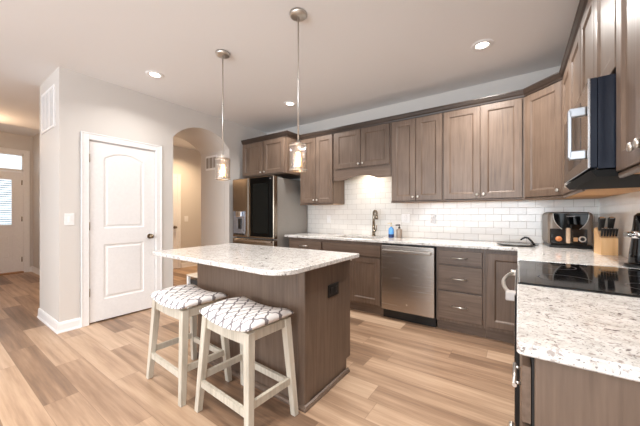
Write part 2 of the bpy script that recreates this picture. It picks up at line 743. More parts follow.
# hall behind the arch and foyer
XH = -6.28
struct('wall_hall', bx(XH - 0.12, XH, 1.45, 5.2, 0, CEIL), M['wall'])
struct('wall_hall_end', bx(XH, XB, 5.1, 5.2, 0, CEIL), M['wall'])
struct('wall_hall_side', bx(XB, XB + 0.1, YB, 5.1, 0, CEIL), M['wall'])
struct('wall_foyer_side', bx(-8.62, XH - 0.12, 1.45, 1.57, 0, CEIL + 0.13), M['wall'])
struct('wall_foyer_light_block', bx(-9.0, -4.3, -1.3, -1.18, 0, CEIL + 0.13), M['wall'])  # unseen wall added to keep daylight from flooding the foyer
XF = -8.5
FY0, FY1 = 0.40, 1.31
bm = new()
yz_prism(bm, [(-5, 0), (FY0, 0), (FY0, 2.47), (FY1, 2.47), (FY1, 0), (1.57, 0), (1.57, CEIL + 0.14), (-5, CEIL + 0.14)], XF - 0.12, XF)
struct('wall_foyer_front', bm, M['wall'])

# backsplash tile skins
struct('wall_tile_back', bx(-2.90, XR - 0.008, YB - 0.008, YB, 0.914, 1.95), M['tile_x'])
struct('wall_tile_right', bx(XR - 0.008, XR, 0.83, YB - 0.008, 0.914, 1.45), M['tile_y'])

# baseboards
BASE = [(0, 0), (0.024, 0), (0.024, 0.012), (0.016, 0.022), (0.015, 0.085), (0.009, 0.105), (0, 0.108)]
struct('baseboard_left', sweep(new(), [(XB, YC), (XL, YC), (XL, DY0 - 0.075)], BASE, 1), M['white'])
struct('baseboard_left_arch', sweep(new(), [(XL, DY1 + 0.075), (XL, AY0), (XB, AY0)], BASE, 1), M['white'])
struct('baseboard_arch', sweep(new(), [(XB, AY1), (XL, AY1), (XL, 3.0)], BASE, 1), M['white'])
struct('baseboard_hall', sweep(new(), [(XH, 3.47), (XH, 5.1)], BASE, 1), M['white'])
struct('baseboard_foyer', sweep(new(), [(XF, FY1 + 0.09), (XF, 1.45), (XH - 0.12, 1.45)], BASE, 1), M['white'])


def casing(bm, x, y0, y1, top, w=0.075, t=0.018, sgn=1):
    """door casing on a wall whose face is at x, room on the +x side"""
    xs = (x, x + t) if sgn > 0 else (x - t, x)
    for a, b, c, d in ((y0 - w, y0, 0, top + w), (y1, y1 + w, 0, top + w), (y0, y1, top, top + w)):
        box(bm, xs[0], xs[1], a, b, c, d, 0.004)
        # thin outer back band
    box(bm, xs[0], xs[1] + 0.006, y0 - w, y0 - w + 0.016, 0, top + w, 0.003)
    box(bm, xs[0], xs[1] + 0.006, y1 + w - 0.016, y1 + w, 0, top + w, 0.003)
    box(bm, xs[0], xs[1] + 0.006, y0 - w + 0.016, y1 + w - 0.016, top + w - 0.016, top + w, 0.003)
    return bm


def arch_hole(x0, x1, z0, z1, rise, n=14):
    half = (x1 - x0) / 2
    if rise <= 0:
        return [(x0, z0), (x1, z0), (x1, z1), (x0, z1)]
    R = (half * half + rise * rise) / (2 * rise)
    cx, cz = (x0 + x1) / 2, z1 + rise - R
    a0 = math.asin(half / R)
    arc = [(cx + R * math.sin(a0 - 2 * a0 * i / n), cz + R * math.cos(a0 - 2 * a0 * i / n)) for i in range(n + 1)]
    return [(x0, z0), (x1, z0)] + arc


LEAF_STEPS = [(0.004, 0.006), (0.014, 0.009), (0.024, 0.009), (0.042, 0.003)]


def knob_door(bm, base, ax, r=0.027):
    """round door knob sticking out along ax"""
    base, ax = Vector(base), Vector(ax)
    cyl(bm, base, base + ax * 0.008, 0.032, seg=24)
    cyl(bm, base + ax * 0.008, base + ax * 0.035, 0.011)
    s = len(bm.verts)
    bmesh.ops.create_uvsphere(bm, u_segments=20, v_segments=12, radius=r)
    bm.verts.ensure_lookup_table()
    for v in list(bm.verts)[s:]:
        v.co = v.co + base + ax * 0.05
        for f in v.link_faces:
            f.smooth = True
    return bm


# pantry door (door_1)
d1 = struct_root('door_1', (XL, DY0, 0))
struct('casing', casing(new(), XL, DY0, DY1, DTOP), M['white'], d1)
bm = new()
box(bm, XL - 0.10, XL, DY0, DY0 + 0.004, 0, DTOP)
box(bm, XL - 0.10, XL, DY1 - 0.004, DY1, 0, DTOP)
box(bm, XL - 0.10, XL, DY0, DY1, DTOP - 0.004, DTOP)
box(bm, XL - 0.125, XL - 0.115, DY0, DY1, 0, DTOP)
struct('jamb', bm, M['white'], d1)
bm = new()
w_, h_ = DY1 - DY0 - 0.016, DTOP - 0.024
s = panel_face(bm, w_, h_, 0.035, [arch_hole(0.13, w_ - 0.13, 1.045, 1.845, 0.075), arch_hole(0.13, w_ - 0.13, 0.235, 0.86, 0)], LEAF_STEPS)
grow(bm, s, place((XL - 0.04, DY0 + 0.008, 0.016), PI / 2))
leaf = struct('door_leaf', bm, M['white'], d1)
struct('knob', knob_door(new(), (XL - 0.005, 1.732, 0.94), (1, 0, 0)), M['bronze'], d1)
for z in (0.355, 1.09, 1.84):
    struct('hinge', cyl(new(), (XL + 0.008, DY0 + 0.001, z - 0.045), (XL + 0.008, DY0 + 0.001, z + 0.045), 0.008, seg=10), M['bronze'], d1)

# front door (door_2) with transom
d2 = struct_root('door_2', (XF, FY0, 0))
struct('casing', casing(new(), XF, FY0, FY1, 2.47, 0.09), M['white'], d2)
bm = new()
w_ = FY1 - FY0 - 0.04
box(bm, XF - 0.10, XF, FY0, FY0 + 0.02, 0, 2.47)
box(bm, XF - 0.10, XF, FY1 - 0.02, FY1, 0, 2.47)
box(bm, XF - 0.10, XF, FY0, FY1, 2.44, 2.47)
box(bm, XF - 0.10, XF, FY0, FY1, 2.10, 2.155)
struct('door_frame', bm, M['white'], d2)
struct('threshold', bx(XF - 0.1, XF + 0.05, FY0, FY1, 0, 0.03, 0.006), simple('oak_threshold', (176, 134, 98), 0.5), d2)
bm = new()
gy0, gy1, gz0, gz1 = 0.14, w_ - 0.14, 0.96, 1.90
# leaf built around the glass opening
for a, b, c, d in ((0, gy0, 0, 2.06), (gy1, w_, 0, 2.06), (gy0, gy1, gz1, 2.06), (gy0, gy1, 0.86, gz0), (gy0, gy1, 0.78, 0.86), (gy0, gy1, 0, 0.25)):
    box(bm, XF - 0.055, XF - 0.012, FY0 + 0.02 + a, FY0 + 0.02 + b, 0.035 + c, 0.035 + d)
box(bm, XF - 0.055, XF - 0.022, FY0 + 0.02 + gy0, FY0 + 0.02 + gy1, 0.285, 0.815)
box(bm, XF - 0.05, XF - 0.014, FY0 + 0.02 + gy0 + 0.05, FY0 + 0.02 + gy1 - 0.05, 0.335, 0.765, 0.008)
fl = struct('door_leaf', bm, M['white'], d2)
bm = new()
for a, b, c, d in ((gy0 - 0.02, gy0 + 0.012, gz0 - 0.02, gz1 + 0.02), (gy1 - 0.012, gy1 + 0.02, gz0 - 0.02, gz1 + 0.02), (gy0 + .012, gy1 - .012, gz0 - 0.02, gz0 + 0.012), (gy0 + .012, gy1 - .012, gz1 - 0.012, gz1 + 0.02)):
    box(bm, XF - 0.012, XF - 0.002, FY0 + 0.02 + a, FY0 + 0.02 + b, 0.035 + c, 0.035 + d, 0.002)
struct('glass_frame', bm, M['white'], d2)
struct('glass', bx(XF - 0.036, XF - 0.030, FY0 + 0.02 + gy0, FY0 + 0.02 + gy1, 0.035 + gz0, 0.035 + gz1), M['pane'], d2)
bm = new()
z = 0.035 + gz0 + 0.02
while z < 0.035 + gz1:
    box(bm, XF - 0.052, XF - 0.042, FY0 + 0.03 + gy0, FY0 + 0.01 + gy1, z, z + 0.016)
    z += 0.046
struct('blind', bm, simple('blind_slats', (150, 158, 168), 0.6), d2)
struct('transom_glass', bx(XF - 0.06, XF - 0.054, FY0 + 0.02, FY1 - 0.02, 2.155, 2.44), M['pane'], d2)
for z in (0.28, 1.12, 1.88):
    struct('hinge', cyl(new(), (XF - 0.004, FY1 - 0.022, z - 0.05), (XF - 0.004, FY1 - 0.022, z + 0.05), 0.009, seg=10), M['bronze'], d2)

# hall door (door_3)
HY0, HY1 = 2.62, 3.38
d3 = struct_root('door_3', (XH, HY0, 0))
struct('casing', casing(new(), XH, HY0, HY1, 2.045), M['white'], d3)
bm = new()
s = panel_face(bm, HY1 - HY0, 2.03, 0.012, [arch_hole(0.13, HY1 - HY0 - 0.13, 1.06, 1.83, 0.075), arch_hole(0.13, HY1 - HY0 - 0.13, 0.24, 0.86, 0)], LEAF_STEPS)
grow(bm, s, place((XH, HY0, 0.012), PI / 2))
struct('door_leaf', bm, M['white'], d3)
struct('knob', knob_door(new(), (XH + 0.012, HY1 - 0.06, 0.93), (1, 0, 0)), M['bronze'], d3)

# ------------------------------------------------------------------ cabinet kit
KZ = 0.10     # toe kick
CT0, CT1 = 0.884, 0.914
YF = 3.17     # face of the back base cabinets' doors
DOOR_T = 0.02
DSTEPS = [(0.006, 0.001), (0.017, 0.0105)]


def cab_door(name, parent, origin, ang, w, h, mat, fw=0.058, panel=True, label=None):
    bm = new()
    holes = [[(fw, fw), (w - fw, fw), (w - fw, h - fw), (fw, h - fw)]] if panel else []
    s = panel_face(bm, w, h, DOOR_T, holes, DSTEPS, 0.003)
    grow(bm, s, place(origin, ang))
    return obj(name, bm, mat, parent)


def knob(parent, p, ax):
    p, ax = Vector(p), Vector(ax)
    bm = new()
    cyl(bm, p, p + ax * 0.014, 0.006, seg=12)
    s = len(bm.verts)
    lathe(bm, [(0.0, 0.0), (0.013, 0.002), (0.0155, 0.007), (0.013, 0.012), (0.0, 0.0145)], seg=18)
    grow(bm, s, Matrix.Translation(p + ax * 0.013) @ ax.to_track_quat('Z', 'Y').to_matrix().to_4x4())
    return obj('knob', bm, M['nickel'], parent)


def pull(parent, c, along, ax, L=0.15, out=0.028):
    c, along, ax = Vector(c), Vector(along), Vector(ax)
    bm = new()
    tube(bm, [c - along * L / 2 + ax * out, c + along * L / 2 + ax * out], 0.0055, 12)
    for s_ in (-1, 1):
        cyl(bm, c + along * s_ * L * 0.36, c + along * s_ * L * 0.36 + ax * out, 0.0045, seg=10)
    return obj('pull', bm, M['nickel'], parent)


CROWN = [(0.0, 2.385), (0.012, 2.385), (0.016, 2.400), (0.026, 2.412), (0.036, 2.436), (0.040, 2.440), (0.040, 2.452), (0.0, 2.452)]
RAIL = [(0.0, 1.362), (0.008, 1.362), (0.012, 1.370), (0.012, 1.380), (0.0, 1.388)]
UZ0, UZ1 = 1.375, 2.395
YU = 3.465   # box front of uppers


def upper_back(label, x0, x1, ndoors, z0=UZ0, group=None, doorx=None, yf=YU, crown_path=None, rail=True, knobs=True):
    c = thing('wall_cabinet', label, 'cabinet', ((x0 + x1) / 2, YB - 0.16, z0), group)
    bm = new()
    box(bm, x0 + 0.001, x1 - 0.001, yf, YB - 0.009, z0, UZ1 - 0.005)
    obj('cabinet_box', bm, M['cab'], c)
    obj('bottom_panel', bx(x0 + 0.02, x1 - 0.02, yf + 0.02, YB - 0.012, z0 - 0.003, z0), M['cabin'], c)
    dz0, dz1 = z0 + 0.012, 2.375
    xs = doorx or [(x0 + 0.006 + i * (x1 - x0 - 0.012) / ndoors, x0 + 0.006 + (i + 1) * (x1 - x0 - 0.012) / ndoors) for i in range(ndoors)]
    for i, (a, b) in enumerate(xs):
        d = cab_door('door', c, (a + 0.002, yf, dz0), 0, b - a - 0.004, dz1 - dz0, M['cab'])
        kx = b - 0.03 if (i % 2 == 0 and len(xs) > 1) else a + 0.03
        knob(d, (kx, yf - DOOR_T, dz0 + 0.045), (0, -1, 0))
    if crown_path:
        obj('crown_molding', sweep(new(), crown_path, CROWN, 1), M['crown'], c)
    if rail:
        obj('light_rail', sweep(new(), [(x0, yf), (x1, yf)], RAIL, 1), M['cabx'], c)
    return c


GU = 'wall cabinets along the back wall'
XA0, XB0, XC0, XD0, XE0 = -2.79, -2.184, -1.315, -0.705, 0.057
# diagonal corner: (XE0, YU) -> (0.32, 3.20)
DX1, DY1c = 0.335, 3.19
FZ0 = 1.835
c = thing('wall_cabinet', 'deep two-door wall cabinet directly above the refrigerator', 'cabinet', (-3.33, 3.48, FZ0), GU)
obj('cabinet_box', bx(-3.80, -2.815, 3.17, YB - 0.001, FZ0, UZ1 - 0.005), M['cab'], c)
for i, (a, b) in enumerate(((-3.79, -3.315), (-3.29, -2.86))):
    d = cab_door('door', c, (a, 3.17, FZ0 + 0.015), 0, b - a, 2.375 - FZ0 - 0.015, M['cab'])
    knob(d, (b - 0.03 if i == 0 else a + 0.03, 3.15, FZ0 + 0.05), (0, -1, 0))
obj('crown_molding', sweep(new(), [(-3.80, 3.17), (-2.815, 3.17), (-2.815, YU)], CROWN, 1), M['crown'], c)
upper_back('tall two-door wall cabinet between refrigerator and the short cabinet over the sink', XA0, XB0, 2, group=GU, crown_path=[(XA0, YU), (XB0, YU)])
# over-sink cabinet with arched valance
c = thing('wall_cabinet', 'short two-door wall cabinet with arched valance above the sink', 'cabinet', (-1.75, 3.63, 1.86), GU)
obj('cabinet_box', bx(XB0 + 0.001, XC0 - 0.001, YU, YB - 0.009, 1.85, UZ1 - 0.005), M['cab'], c)
for i, (a, b) in enumerate(((-2.15, -1.742), (-1.736, -1.335))):
    d = cab_door('door', c, (a, YU, 1.862), 0, b - a, 2.375 - 1.862, M['cab'])
    knob(d, (b - 0.028 if i == 0 else a + 0.028, YU - DOOR_T, 1.905), (0, -1, 0))
bm = new()
n = 14
arc = []
for i in range(n + 1):
    u = i / n
    arc.append((-1.99 + u * 0.48, 1.700 + 0.052 * math.sin(PI * u) ** 0.8))
poly = [(XB0 + 0.001, 1.700)] + arc + [(XC0 - 0.001, 1.700), (XC0 - 0.001, 1.849), (XB0 + 0.001, 1.849)]
s = len(bm.verts)
prism(bm, poly, 0, 0.02)
for v in list(bm.verts)[s:]:
    x, z, y = v.co
    v.co = Vector((x, YU + y, z))
obj('valance', bm, M['cabx'], c)
obj('crown_molding', sweep(new(), [(XB0, YU), (XC0, YU)], CROWN, 1), M['crown'], c)
upper_back('tall two-door wall cabinet right of the arched sink valance, above the dishwasher', XC0, XD0, 2, group=GU, crown_path=[(XC0, YU), (XD0, YU)])
upper_back('wide tall two-door wall cabinet left of the diagonal corner cabinet', XD0, XE0, 2, group=GU,
           doorx=[(-0.697, -0.329), (-0.327, 0.036)], crown_path=[(XD0, YU), (XE0, YU), (XE0 + 0.0005, YU - 0.0005)])

# diagonal corner cabinet
c = thing('corner_wall_cabinet', 'diagonal one-door wall cabinet across the room corner above the air fryer', 'cabinet', (0.36, 3.5, UZ0))
bm = new()
prism(bm, [(XE0 + 0.001, YU), (DX1, DY1c + 0.001), (XR - 0.009, DY1c + 0.001), (XR - 0.009, YB - 0.009), (XE0 + 0.001, YB - 0.009)], UZ0, UZ1 - 0.005)
obj('cabinet_box', bm, M['cab'], c)
obj('bottom_panel', prism(new(), [(XE0 + 0.03, YU + 0.02), (DX1 + 0.01, DY1c + 0.03), (XR - 0.02, DY1c + 0.03), (XR - 0.02, YB - 0.02), (XE0 + 0.03, YB - 0.02)], UZ0 - 0.003, UZ0), M['cabin'], c)
dang = math.atan2(DY1c - YU, DX1 - XE0)
dl = math.hypot(DY1c - YU, DX1 - XE0)
dv = Vector((math.cos(dang), math.sin(dang), 0))
nrm = Vector((math.sin(dang), -math.cos(dang), 0))
o0 = Vector((XE0, YU, UZ0 + 0.012)) + dv * 0.012
d = cab_door('door', c, o0, dang, dl - 0.028, 2.375 - UZ0 - 0.012, M['cab'])
knob(d, Vector((XE0, YU, UZ0 + 0.057)) + dv * (dl - 0.045) + nrm * DOOR_T, nrm)
obj('crown_molding', sweep(new(), [(XE0, YU), (DX1, DY1c)], CROWN, 1), M['crown'], c)
obj('light_rail', sweep(new(), [(XE0, YU), (DX1, DY1c)], RAIL, 1), M['cabx'], c)

# right wall uppers (face -x)
XU = 0.33
RY0, RY1 = 1.535, 2.295     # range bay
MY0, MY1 = 1.56, 2.32       # microwave bay


def upper_right(label, y0, y1, z0, doors, rail=True):
    c = thing('wall_cabinet', label, 'cabinet', (0.49, (y0 + y1) / 2, z0), 'wall cabinets along the right wall')
    obj('cabinet_box', bx(XU, XR - 0.009, y0 + 0.001, y1 - 0.001, z0, UZ1 - 0.005), M['cab'], c)
    obj('bottom_panel', bx(XU + 0.02, XR - 0.012, y0 + 0.02, y1 - 0.02, z0 - 0.003, z0), M['cabin'], c)
    n = len(doors)
    for i, (a, b) in enumerate(doors):
        # local x runs from far to near
        d = cab_door('door', c, (XU, b - 0.002, z0 + 0.012), -PI / 2, b - a - 0.004, 2.375 - z0 - 0.012, M['cab'])
        ky = a + 0.03 if i % 2 == 0 else b - 0.03
        knob(d, (XU - DOOR_T, ky, z0 + 0.06), (-1, 0, 0))
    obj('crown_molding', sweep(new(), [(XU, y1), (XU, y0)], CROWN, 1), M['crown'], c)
    if rail:
        obj('light_rail', sweep(new(), [(XU, y1), (XU, y0)], RAIL, 1), M['cabx'], c)
    return c


m_ = (MY1 + DY1c) / 2
upper_right('tall two-door wall cabinet between the corner cabinet and the microwave', MY1, DY1c, UZ0, [(m_, DY1c - 0.01), (MY1 + 0.006, m_)])
m_ = (MY0 + MY1) / 2
upper_right('short two-door wall cabinet sitting above the microwave', MY0, MY1, 1.785, [(m_, MY1 - 0.006), (MY0 + 0.006, m_)], rail=False)
upper_right('nearest tall wall cabinet with paired knobs, right of the microwave', 0.99, MY0, UZ0, [(1.266, MY0 - 0.006), (0.996, 1.266)])


# base cabinets on the back wall
def base_box(name, label, x0, x1, group=None):
    c = thing(name, label, 'cabinet', ((x0 + x1) / 2, 3.48, 0), group)
    obj('cabinet_box', bx(x0 + 0.001, x1 - 0.001, YF + DOOR_T, YB - 0.002, KZ, CT0 - 0.001), M['cab'], c)
    obj('toe_kick', bx(x0 + 0.001, x1 - 0.001, 3.235, 3.25, 0.0, KZ), M['cabx'], c)
    return c


GB = 'base cabinets along the back wall'


def drawer(c, x0, x1, z0, z1, has_pull=True):
    d = cab_door('drawer', c, (x0, YF + DOOR_T, z0), 0, x1 - x0, z1 - z0, M['cabx'], panel=False)
    if has_pull:
        pull(d, ((x0 + x1) / 2, YF, (z0 + z1) / 2), (1, 0, 0), (0, -1, 0))
    return d


TZ = 0.845
c = base_box('base_cabinet', 'base cabinet between refrigerator and sink cabinet, with a top drawer', XA0, XB0, GB)
drawer(c, XA0 + 0.02, XB0 - 0.012, 0.705, TZ)
for i, (a, b) in enumerate(((XA0 + 0.02, -2.483), (-2.479, XB0 - 0.012))):
    d = cab_door('door', c, (a, YF + DOOR_T, 0.13), 0, b - a, 0.56, M['cab'])
    knob(d, (b - 0.03 if i == 0 else a + 0.03, YF, 0.65), (0, -1, 0))
c = base_box('sink_cabinet', 'base cabinet under the sink with plain false front above its doors', XB0, -1.327, GB)
cab_door('false_front', c, (XB0 + 0.012, YF + DOOR_T, 0.705), 0, 0.83, TZ - 0.705, M['cabx'], panel=False)
for i, (a, b) in enumerate(((XB0 + 0.012, -1.759), (-1.755, -1.343))):
    d = cab_door('door', c, (a, YF + DOOR_T, 0.13), 0, b - a, 0.56, M['cab'])
    knob(d, (b - 0.03 if i == 0 else a + 0.03, YF, 0.65), (0, -1, 0))
c = base_box('drawer_cabinet', 'base cabinet of three drawers right of the dishwasher', -0.715, -0.265, GB)
for z0, z1 in ((0.705, TZ), (0.435, 0.69), (0.135, 0.42)):
    drawer(c, -0.688, -0.285, z0, z1)
c = base_box('corner_base_cabinet', 'single-door base cabinet in the corner beside the drawer stack', -0.265, 0.62, GB)
d = cab_door('door', c, (-0.245, YF + DOOR_T, 0.135), 0, 0.36, TZ - 0.135, M['cab'])
obj('filler', bx(0.118, 0.14, YF + 0.004, YF + DOOR_T, KZ, CT0 - 0.002), M['cab'], c)

# right wall base cabinets
c = thing('base_cabinet', 'base cabinet between the range and the back corner', 'cabinet', (0.33, 2.72, 0), 'base cabinets along the right wall')
obj('cabinet_box', bx(0.045, 0.62, RY1 + 0.004, 3.165, KZ, CT0 - 0.001), M['cab'], c)
obj('toe_kick', bx(0.10, 0.115, RY1 + 0.004, 3.165, 0, KZ), M['cabx'], c)
d = cab_door('drawer', c, (0.045, 3.10, 0.705), -PI / 2, 0.78, TZ - 0.705, M['caby'], panel=False)
d = cab_door('door', c, (0.045, 3.10, 0.135), -PI / 2, 0.388, 0.555, M['cab'])
d = cab_door('door', c, (0.045, 2.708, 0.135), -PI / 2, 0.388, 0.555, M['cab'])
c = thing('base_cabinet', 'nearest base cabinet with a finished end panel under the near granite counter', 'cabinet', (0.33, 1.2, 0), 'base cabinets along the right wall')
EY = 0.86
obj('cabinet_box', bx(0.028, 0.645, EY + 0.012, RY0 - 0.006, KZ, CT0 - 0.001), M['dark'], c)
obj('end_panel', bx(0.033, XR - 0.001, EY, EY + 0.012, 0.0, CT0 - 0.001, 0.002), M['cab'], c)
obj('toe_kick', bx(0.07, 0.085, EY + 0.02, RY0 - 0.006, 0, KZ), M['cabx'], c)
d = cab_door('drawer', c, (0.026, RY0 - 0.02, 0.705), -PI / 2, RY0 - EY - 0.03, TZ - 0.705, M['caby'], panel=False)
pull(d, (0.006, 0.985, 0.765), (0, 1, 0), (-1, 0, 0), 0.13, 0.014)
d = cab_door('door', c, (0.026, RY0 - 0.02, 0.135), -PI / 2, RY0 - EY - 0.03, 0.555, M['cab'])
knob(d, (0.006, EY + 0.05, 0.655), (-1, 0, 0))


# ------------------------------------------------------------------ counters
def rounded(poly, radii, n=8):
    out = []
    m = len(poly)
    for i, p in enumerate(poly):
        r = radii[i]
        p = Vector(p)
        if r <= 0:
            out.append(tuple(p))
            continue
        a, b = Vector(poly[i - 1]), Vector(poly[(i + 1) % m])
        u, w = (a - p).normalized(), (b - p).normalized()
        half = math.acos(max(-1, min(1, u.dot(w)))) / 2
        tl = r / math.tan(half)
        ctr = p + (u + w).normalized() * (r / math.sin(half))
        s0, s1 = p + u * tl - ctr, p + w * tl - ctr
        a0, a1 = math.atan2(s0.y, s0.x), math.atan2(s1.y, s1.x)
        dlt = (a1 - a0 + PI) % (2 * PI) - PI
        out += [(ctr.x + r * math.cos(a0 + dlt * k / n), ctr.y + r * math.sin(a0 + dlt * k / n)) for k in range(n + 1)]
    return out


def slab(poly, z0, z1, ch=0.004, holes=()):
    """stone slab with a small eased top and bottom edge"""
    bm = new()
    inn = offset_poly(poly, ch)
    rings = [[bm.verts.new((x, y, z)) for x, y in pl] for pl, z in ((inn, z0), (poly, z0 + ch), (poly, z1 - ch), (inn, z1))]
    n = len(poly)
    for a, b in zip(rings, rings[1:]):
        for i in range(n):
            j = (i + 1) % n
            bm.faces.new((a[i], a[j], b[j], b[i]))
    hb = [[bm.verts.new((x, y, z0)) for x, y in h] for h in holes]
    ht = [[bm.verts.new((x, y, z1)) for x, y in h] for h in holes]
    for a, b in zip(hb, ht):
        for i in range(len(a)):
            j = (i + 1) % len(a)
            bm.faces.new((a[i], a[j], b[j], b[i]))
    tris = tessellate_polygon([[Vector((x, y, 0)) for x, y in lp] for lp in [inn] + [list(h) for h in holes]])
    fb, ft = rings[0] + [v for l in hb for v in l], rings[3] + [v for l in ht for v in l]
    for a, b, c_ in tris:
        bm.faces.new((ft[a], ft[b], ft[c_]))
        bm.faces.new((fb[c_], fb[b], fb[a]))
    return bm


SX0, SX1, SY0, SY1 = -2.06, -1.44, 3.27, 3.62
hole = rounded([(SX0, SY0), (SX0, SY1), (SX1, SY1), (SX1, SY0)], [0.05] * 4, 5)
poly = [(XA0 - 0.05, 3.142), (-0.003, 3.142), (-0.003, RY1 + 0.001), (XR - 0.009, RY1 + 0.001), (XR - 0.009, YB - 0.009), (XA0 - 0.05, YB - 0.009)]
tag(obj('countertop', slab(poly, CT0, CT1, holes=[hole]), M['granite']), 'long L-shaped granite countertop with the sink, along the back wall to the range', 'countertop')
poly = rounded([(-0.003, 0.833), (XR - 0.009, 0.833), (XR - 0.009, RY0 - 0.001), (-0.003, RY0 - 0.001)], [0.012, 0, 0, 0], 5)
tag(obj('countertop', slab(poly, CT0, CT1), M['granite']), 'nearest short granite countertop at lower right, in front of the range', 'countertop')

# sink
c = thing('kitchen_sink', 'stainless undermount sink set in the back countertop', 'sink', (-1.75, 3.45, 0.70))
bm = new()
h2 = rounded([(SX0 - 0.004, SY0 - 0.004), (SX1 + 0.004, SY0 - 0.004), (SX1 + 0.004, SY1 + 0.004), (SX0 - 0.004, SY1 + 0.004)], [0.05] * 4, 5)
h3 = rounded([(SX0 + 0.01, SY0 + 0.01), (SX1 - 0.01, SY0 + 0.01), (SX1 - 0.01, SY1 - 0.01), (SX0 + 0.01, SY1 - 0.01)], [0.06] * 4, 5)
A = [bm.verts.new((x, y, CT0 - 0.002)) for x, y in h2]
B = [bm.verts.new((x, y, 0.72)) for x, y in h3]
C_ = [bm.verts.new((x, y, 0.70)) for x, y in offset_poly(h3, 0.02)]
for P_, Q_ in ((A, B), (B, C_)):
    for i in range(len(A)):
        j = (i + 1) % len(A)
        bm.faces.new((P_[i], P_[j], Q_[j], Q_[i]))
bm.faces.new(C_)
obj('basin', bm, M['steel'], c)
obj('drain', lathe(new(), [(0.0, 0.703), (0.035, 0.703), (0.043, 0.706), (0.045, 0.701)], (-1.75, 3.45, 0)), M['chrome'], c)

# faucet
fx, fy = -1.66, 3.69
c = thing('kitchen_faucet', 'brushed nickel pull-down faucet behind the sink', 'faucet', (fx, fy, CT1))
bm = new()
cyl(bm, (fx, fy, CT1), (fx, fy, CT1 + 0.012), 0.03, 0.028)
cyl(bm, (fx, fy, CT1 + 0.012), (fx, fy, CT1 + 0.15), 0.022, 0.02)
obj('body', bm, M['steeldark'], c)
sd = Vector((0.86, -0.5, 0)).normalized()
pts = [Vector((fx, fy, CT1 + 0.15)), Vector((fx, fy, CT1 + 0.26))]
R_ = 0.034
for k in range(1, 13):
    a_ = PI * k / 12
    pts.append(Vector((fx, fy, CT1 + 0.31)) + sd * (R_ - R_ * math.cos(a_)) + Vector((0, 0, R_ * math.sin(a_) + 0.01)))
obj('spout', tube(new(), pts, [0.019, 0.018] + [0.016] * 12, 14), M['steeldark'], c)
e_ = pts[-1]
obj('spray_head', cyl(cyl(new(), e_, e_ - Vector((0, 0, 0.03)), 0.015, 0.017), e_ - Vector((0, 0, 0.03)), e_ - Vector((0, 0, 0.085)), 0.018, 0.021), M['steeldark'], c)
hb_ = Vector((fx, fy, CT1 + 0.075))
obj('lever', tube(cyl(new(), hb_, hb_ + sd * 0.04, 0.013), [hb_ + sd * 0.045, hb_ + sd * 0.06 + Vector((0, 0, 0.03)), hb_ + sd * 0.065 + Vector((0, 0, 0.09))], [0.011, 0.009, 0.007]), M['steeldark'], c)

# soap bottles
bx0, by0 = -1.37, 3.60
c = thing('soap_bottle', 'clear bottle of blue dish soap with white pump, left of the grey dispenser', 'soap bottle', (bx0, by0, CT1))
obj('bottle', lathe(new(), [(0, 0.0), (0.034, 0.0), (0.036, 0.006), (0.036, 0.105), (0.028, 0.125), (0.013, 0.135), (0.013, 0.145), (0, 0.145)], (bx0, by0, CT1)), simple('blue_soap', (92, 158, 224), 0.12), c)
obj('label_band', lathe(new(), [(0.0366, 0.002), (0.0366, 0.045)], (bx0, by0, CT1)), simple('navy_label', (26, 44, 92), 0.4), c)
bm = cyl(new(), (bx0, by0, CT1 + 0.145), (bx0, by0, CT1 + 0.16), 0.015)
cyl(bm, (bx0, by0, CT1 + 0.16), (bx0, by0, CT1 + 0.185), 0.005)
tube(bm, [(bx0 + 0.008, by0, CT1 + 0.188), (bx0 - 0.045, by0 - 0.01, CT1 + 0.184)], 0.008)
obj('pump', bm, simple('cream_pump', (226, 214, 190), 0.4), c)
bx0, by0 = -1.262, 3.60
c = thing('soap_dispenser', 'grey-brown soap dispenser with black pump beside the blue soap bottle', 'soap dispenser', (bx0, by0, CT1))
obj('bottle', lathe(new(), [(0, 0), (0.036, 0), (0.038, 0.006), (0.038, 0.1), (0.034, 0.112), (0.014, 0.118), (0.014, 0.128), (0, 0.128)], (bx0, by0, CT1)), simple('taupe_dispenser', (150, 136, 124), 0.3, 0.3), c)
bm = cyl(new(), (bx0, by0, CT1 + 0.128), (bx0, by0, CT1 + 0.142), 0.014)
cyl(bm, (bx0, by0, CT1 + 0.142), (bx0, by0, CT1 + 0.165), 0.005)
tube(bm, [(bx0 + 0.01, by0, CT1 + 0.168), (bx0 - 0.045, by0 - 0.012, CT1 + 0.165)], 0.008)
obj('pump', bm, M['black'], c)

# wall outlets and switch
for x, z, lab in ((-2.473, 1.144, 'white outlet plate on the tile left of the sink faucet'), (-1.236, 1.17, 'white switch plate on the tile above the soap dispenser'), (-0.889, 1.155, 'white outlet plate on the tile above the dishwasher')):
    c = thing('outlet_plate', lab, 'outlet', (x, YB - 0.008, z), 'plates on the back tile')
    w2 = 0.036 if x != -1.236 else 0.058
    obj('plate', bx(x - w2, x + w2, YB - 0.014, YB - 0.008, z - 0.058, z + 0.058, 0.002), M['white'], c)
    for dz in (-0.022, 0.022):
        obj('receptacle', bx(x - 0.016, x + 0.016, YB - 0.0165, YB - 0.013, z + dz - 0.015, z + dz + 0.015, 0.004), M['white'], c)
c = thing('light_switch', 'white light switch left of the white arched-panel door', 'light switch', (XL, 0.935, 1.167))
obj('plate', bx(XL, XL + 0.006, 0.895, 0.975, 1.105, 1.23, 0.002), M['white'], c)
obj('rocker', bx(XL + 0.005, XL + 0.011, 0.922, 0.948, 1.135, 1.20, 0.002), M['white'], c)
c = thing('light_switch', 'small white switch on the hall wall seen through the archway', 'light switch', (XH, 3.60, 1.12))
obj('plate', bx(XH, XH + 0.006, 3.55, 3.64, 1.05, 1.18, 0.002), M['white'], c)
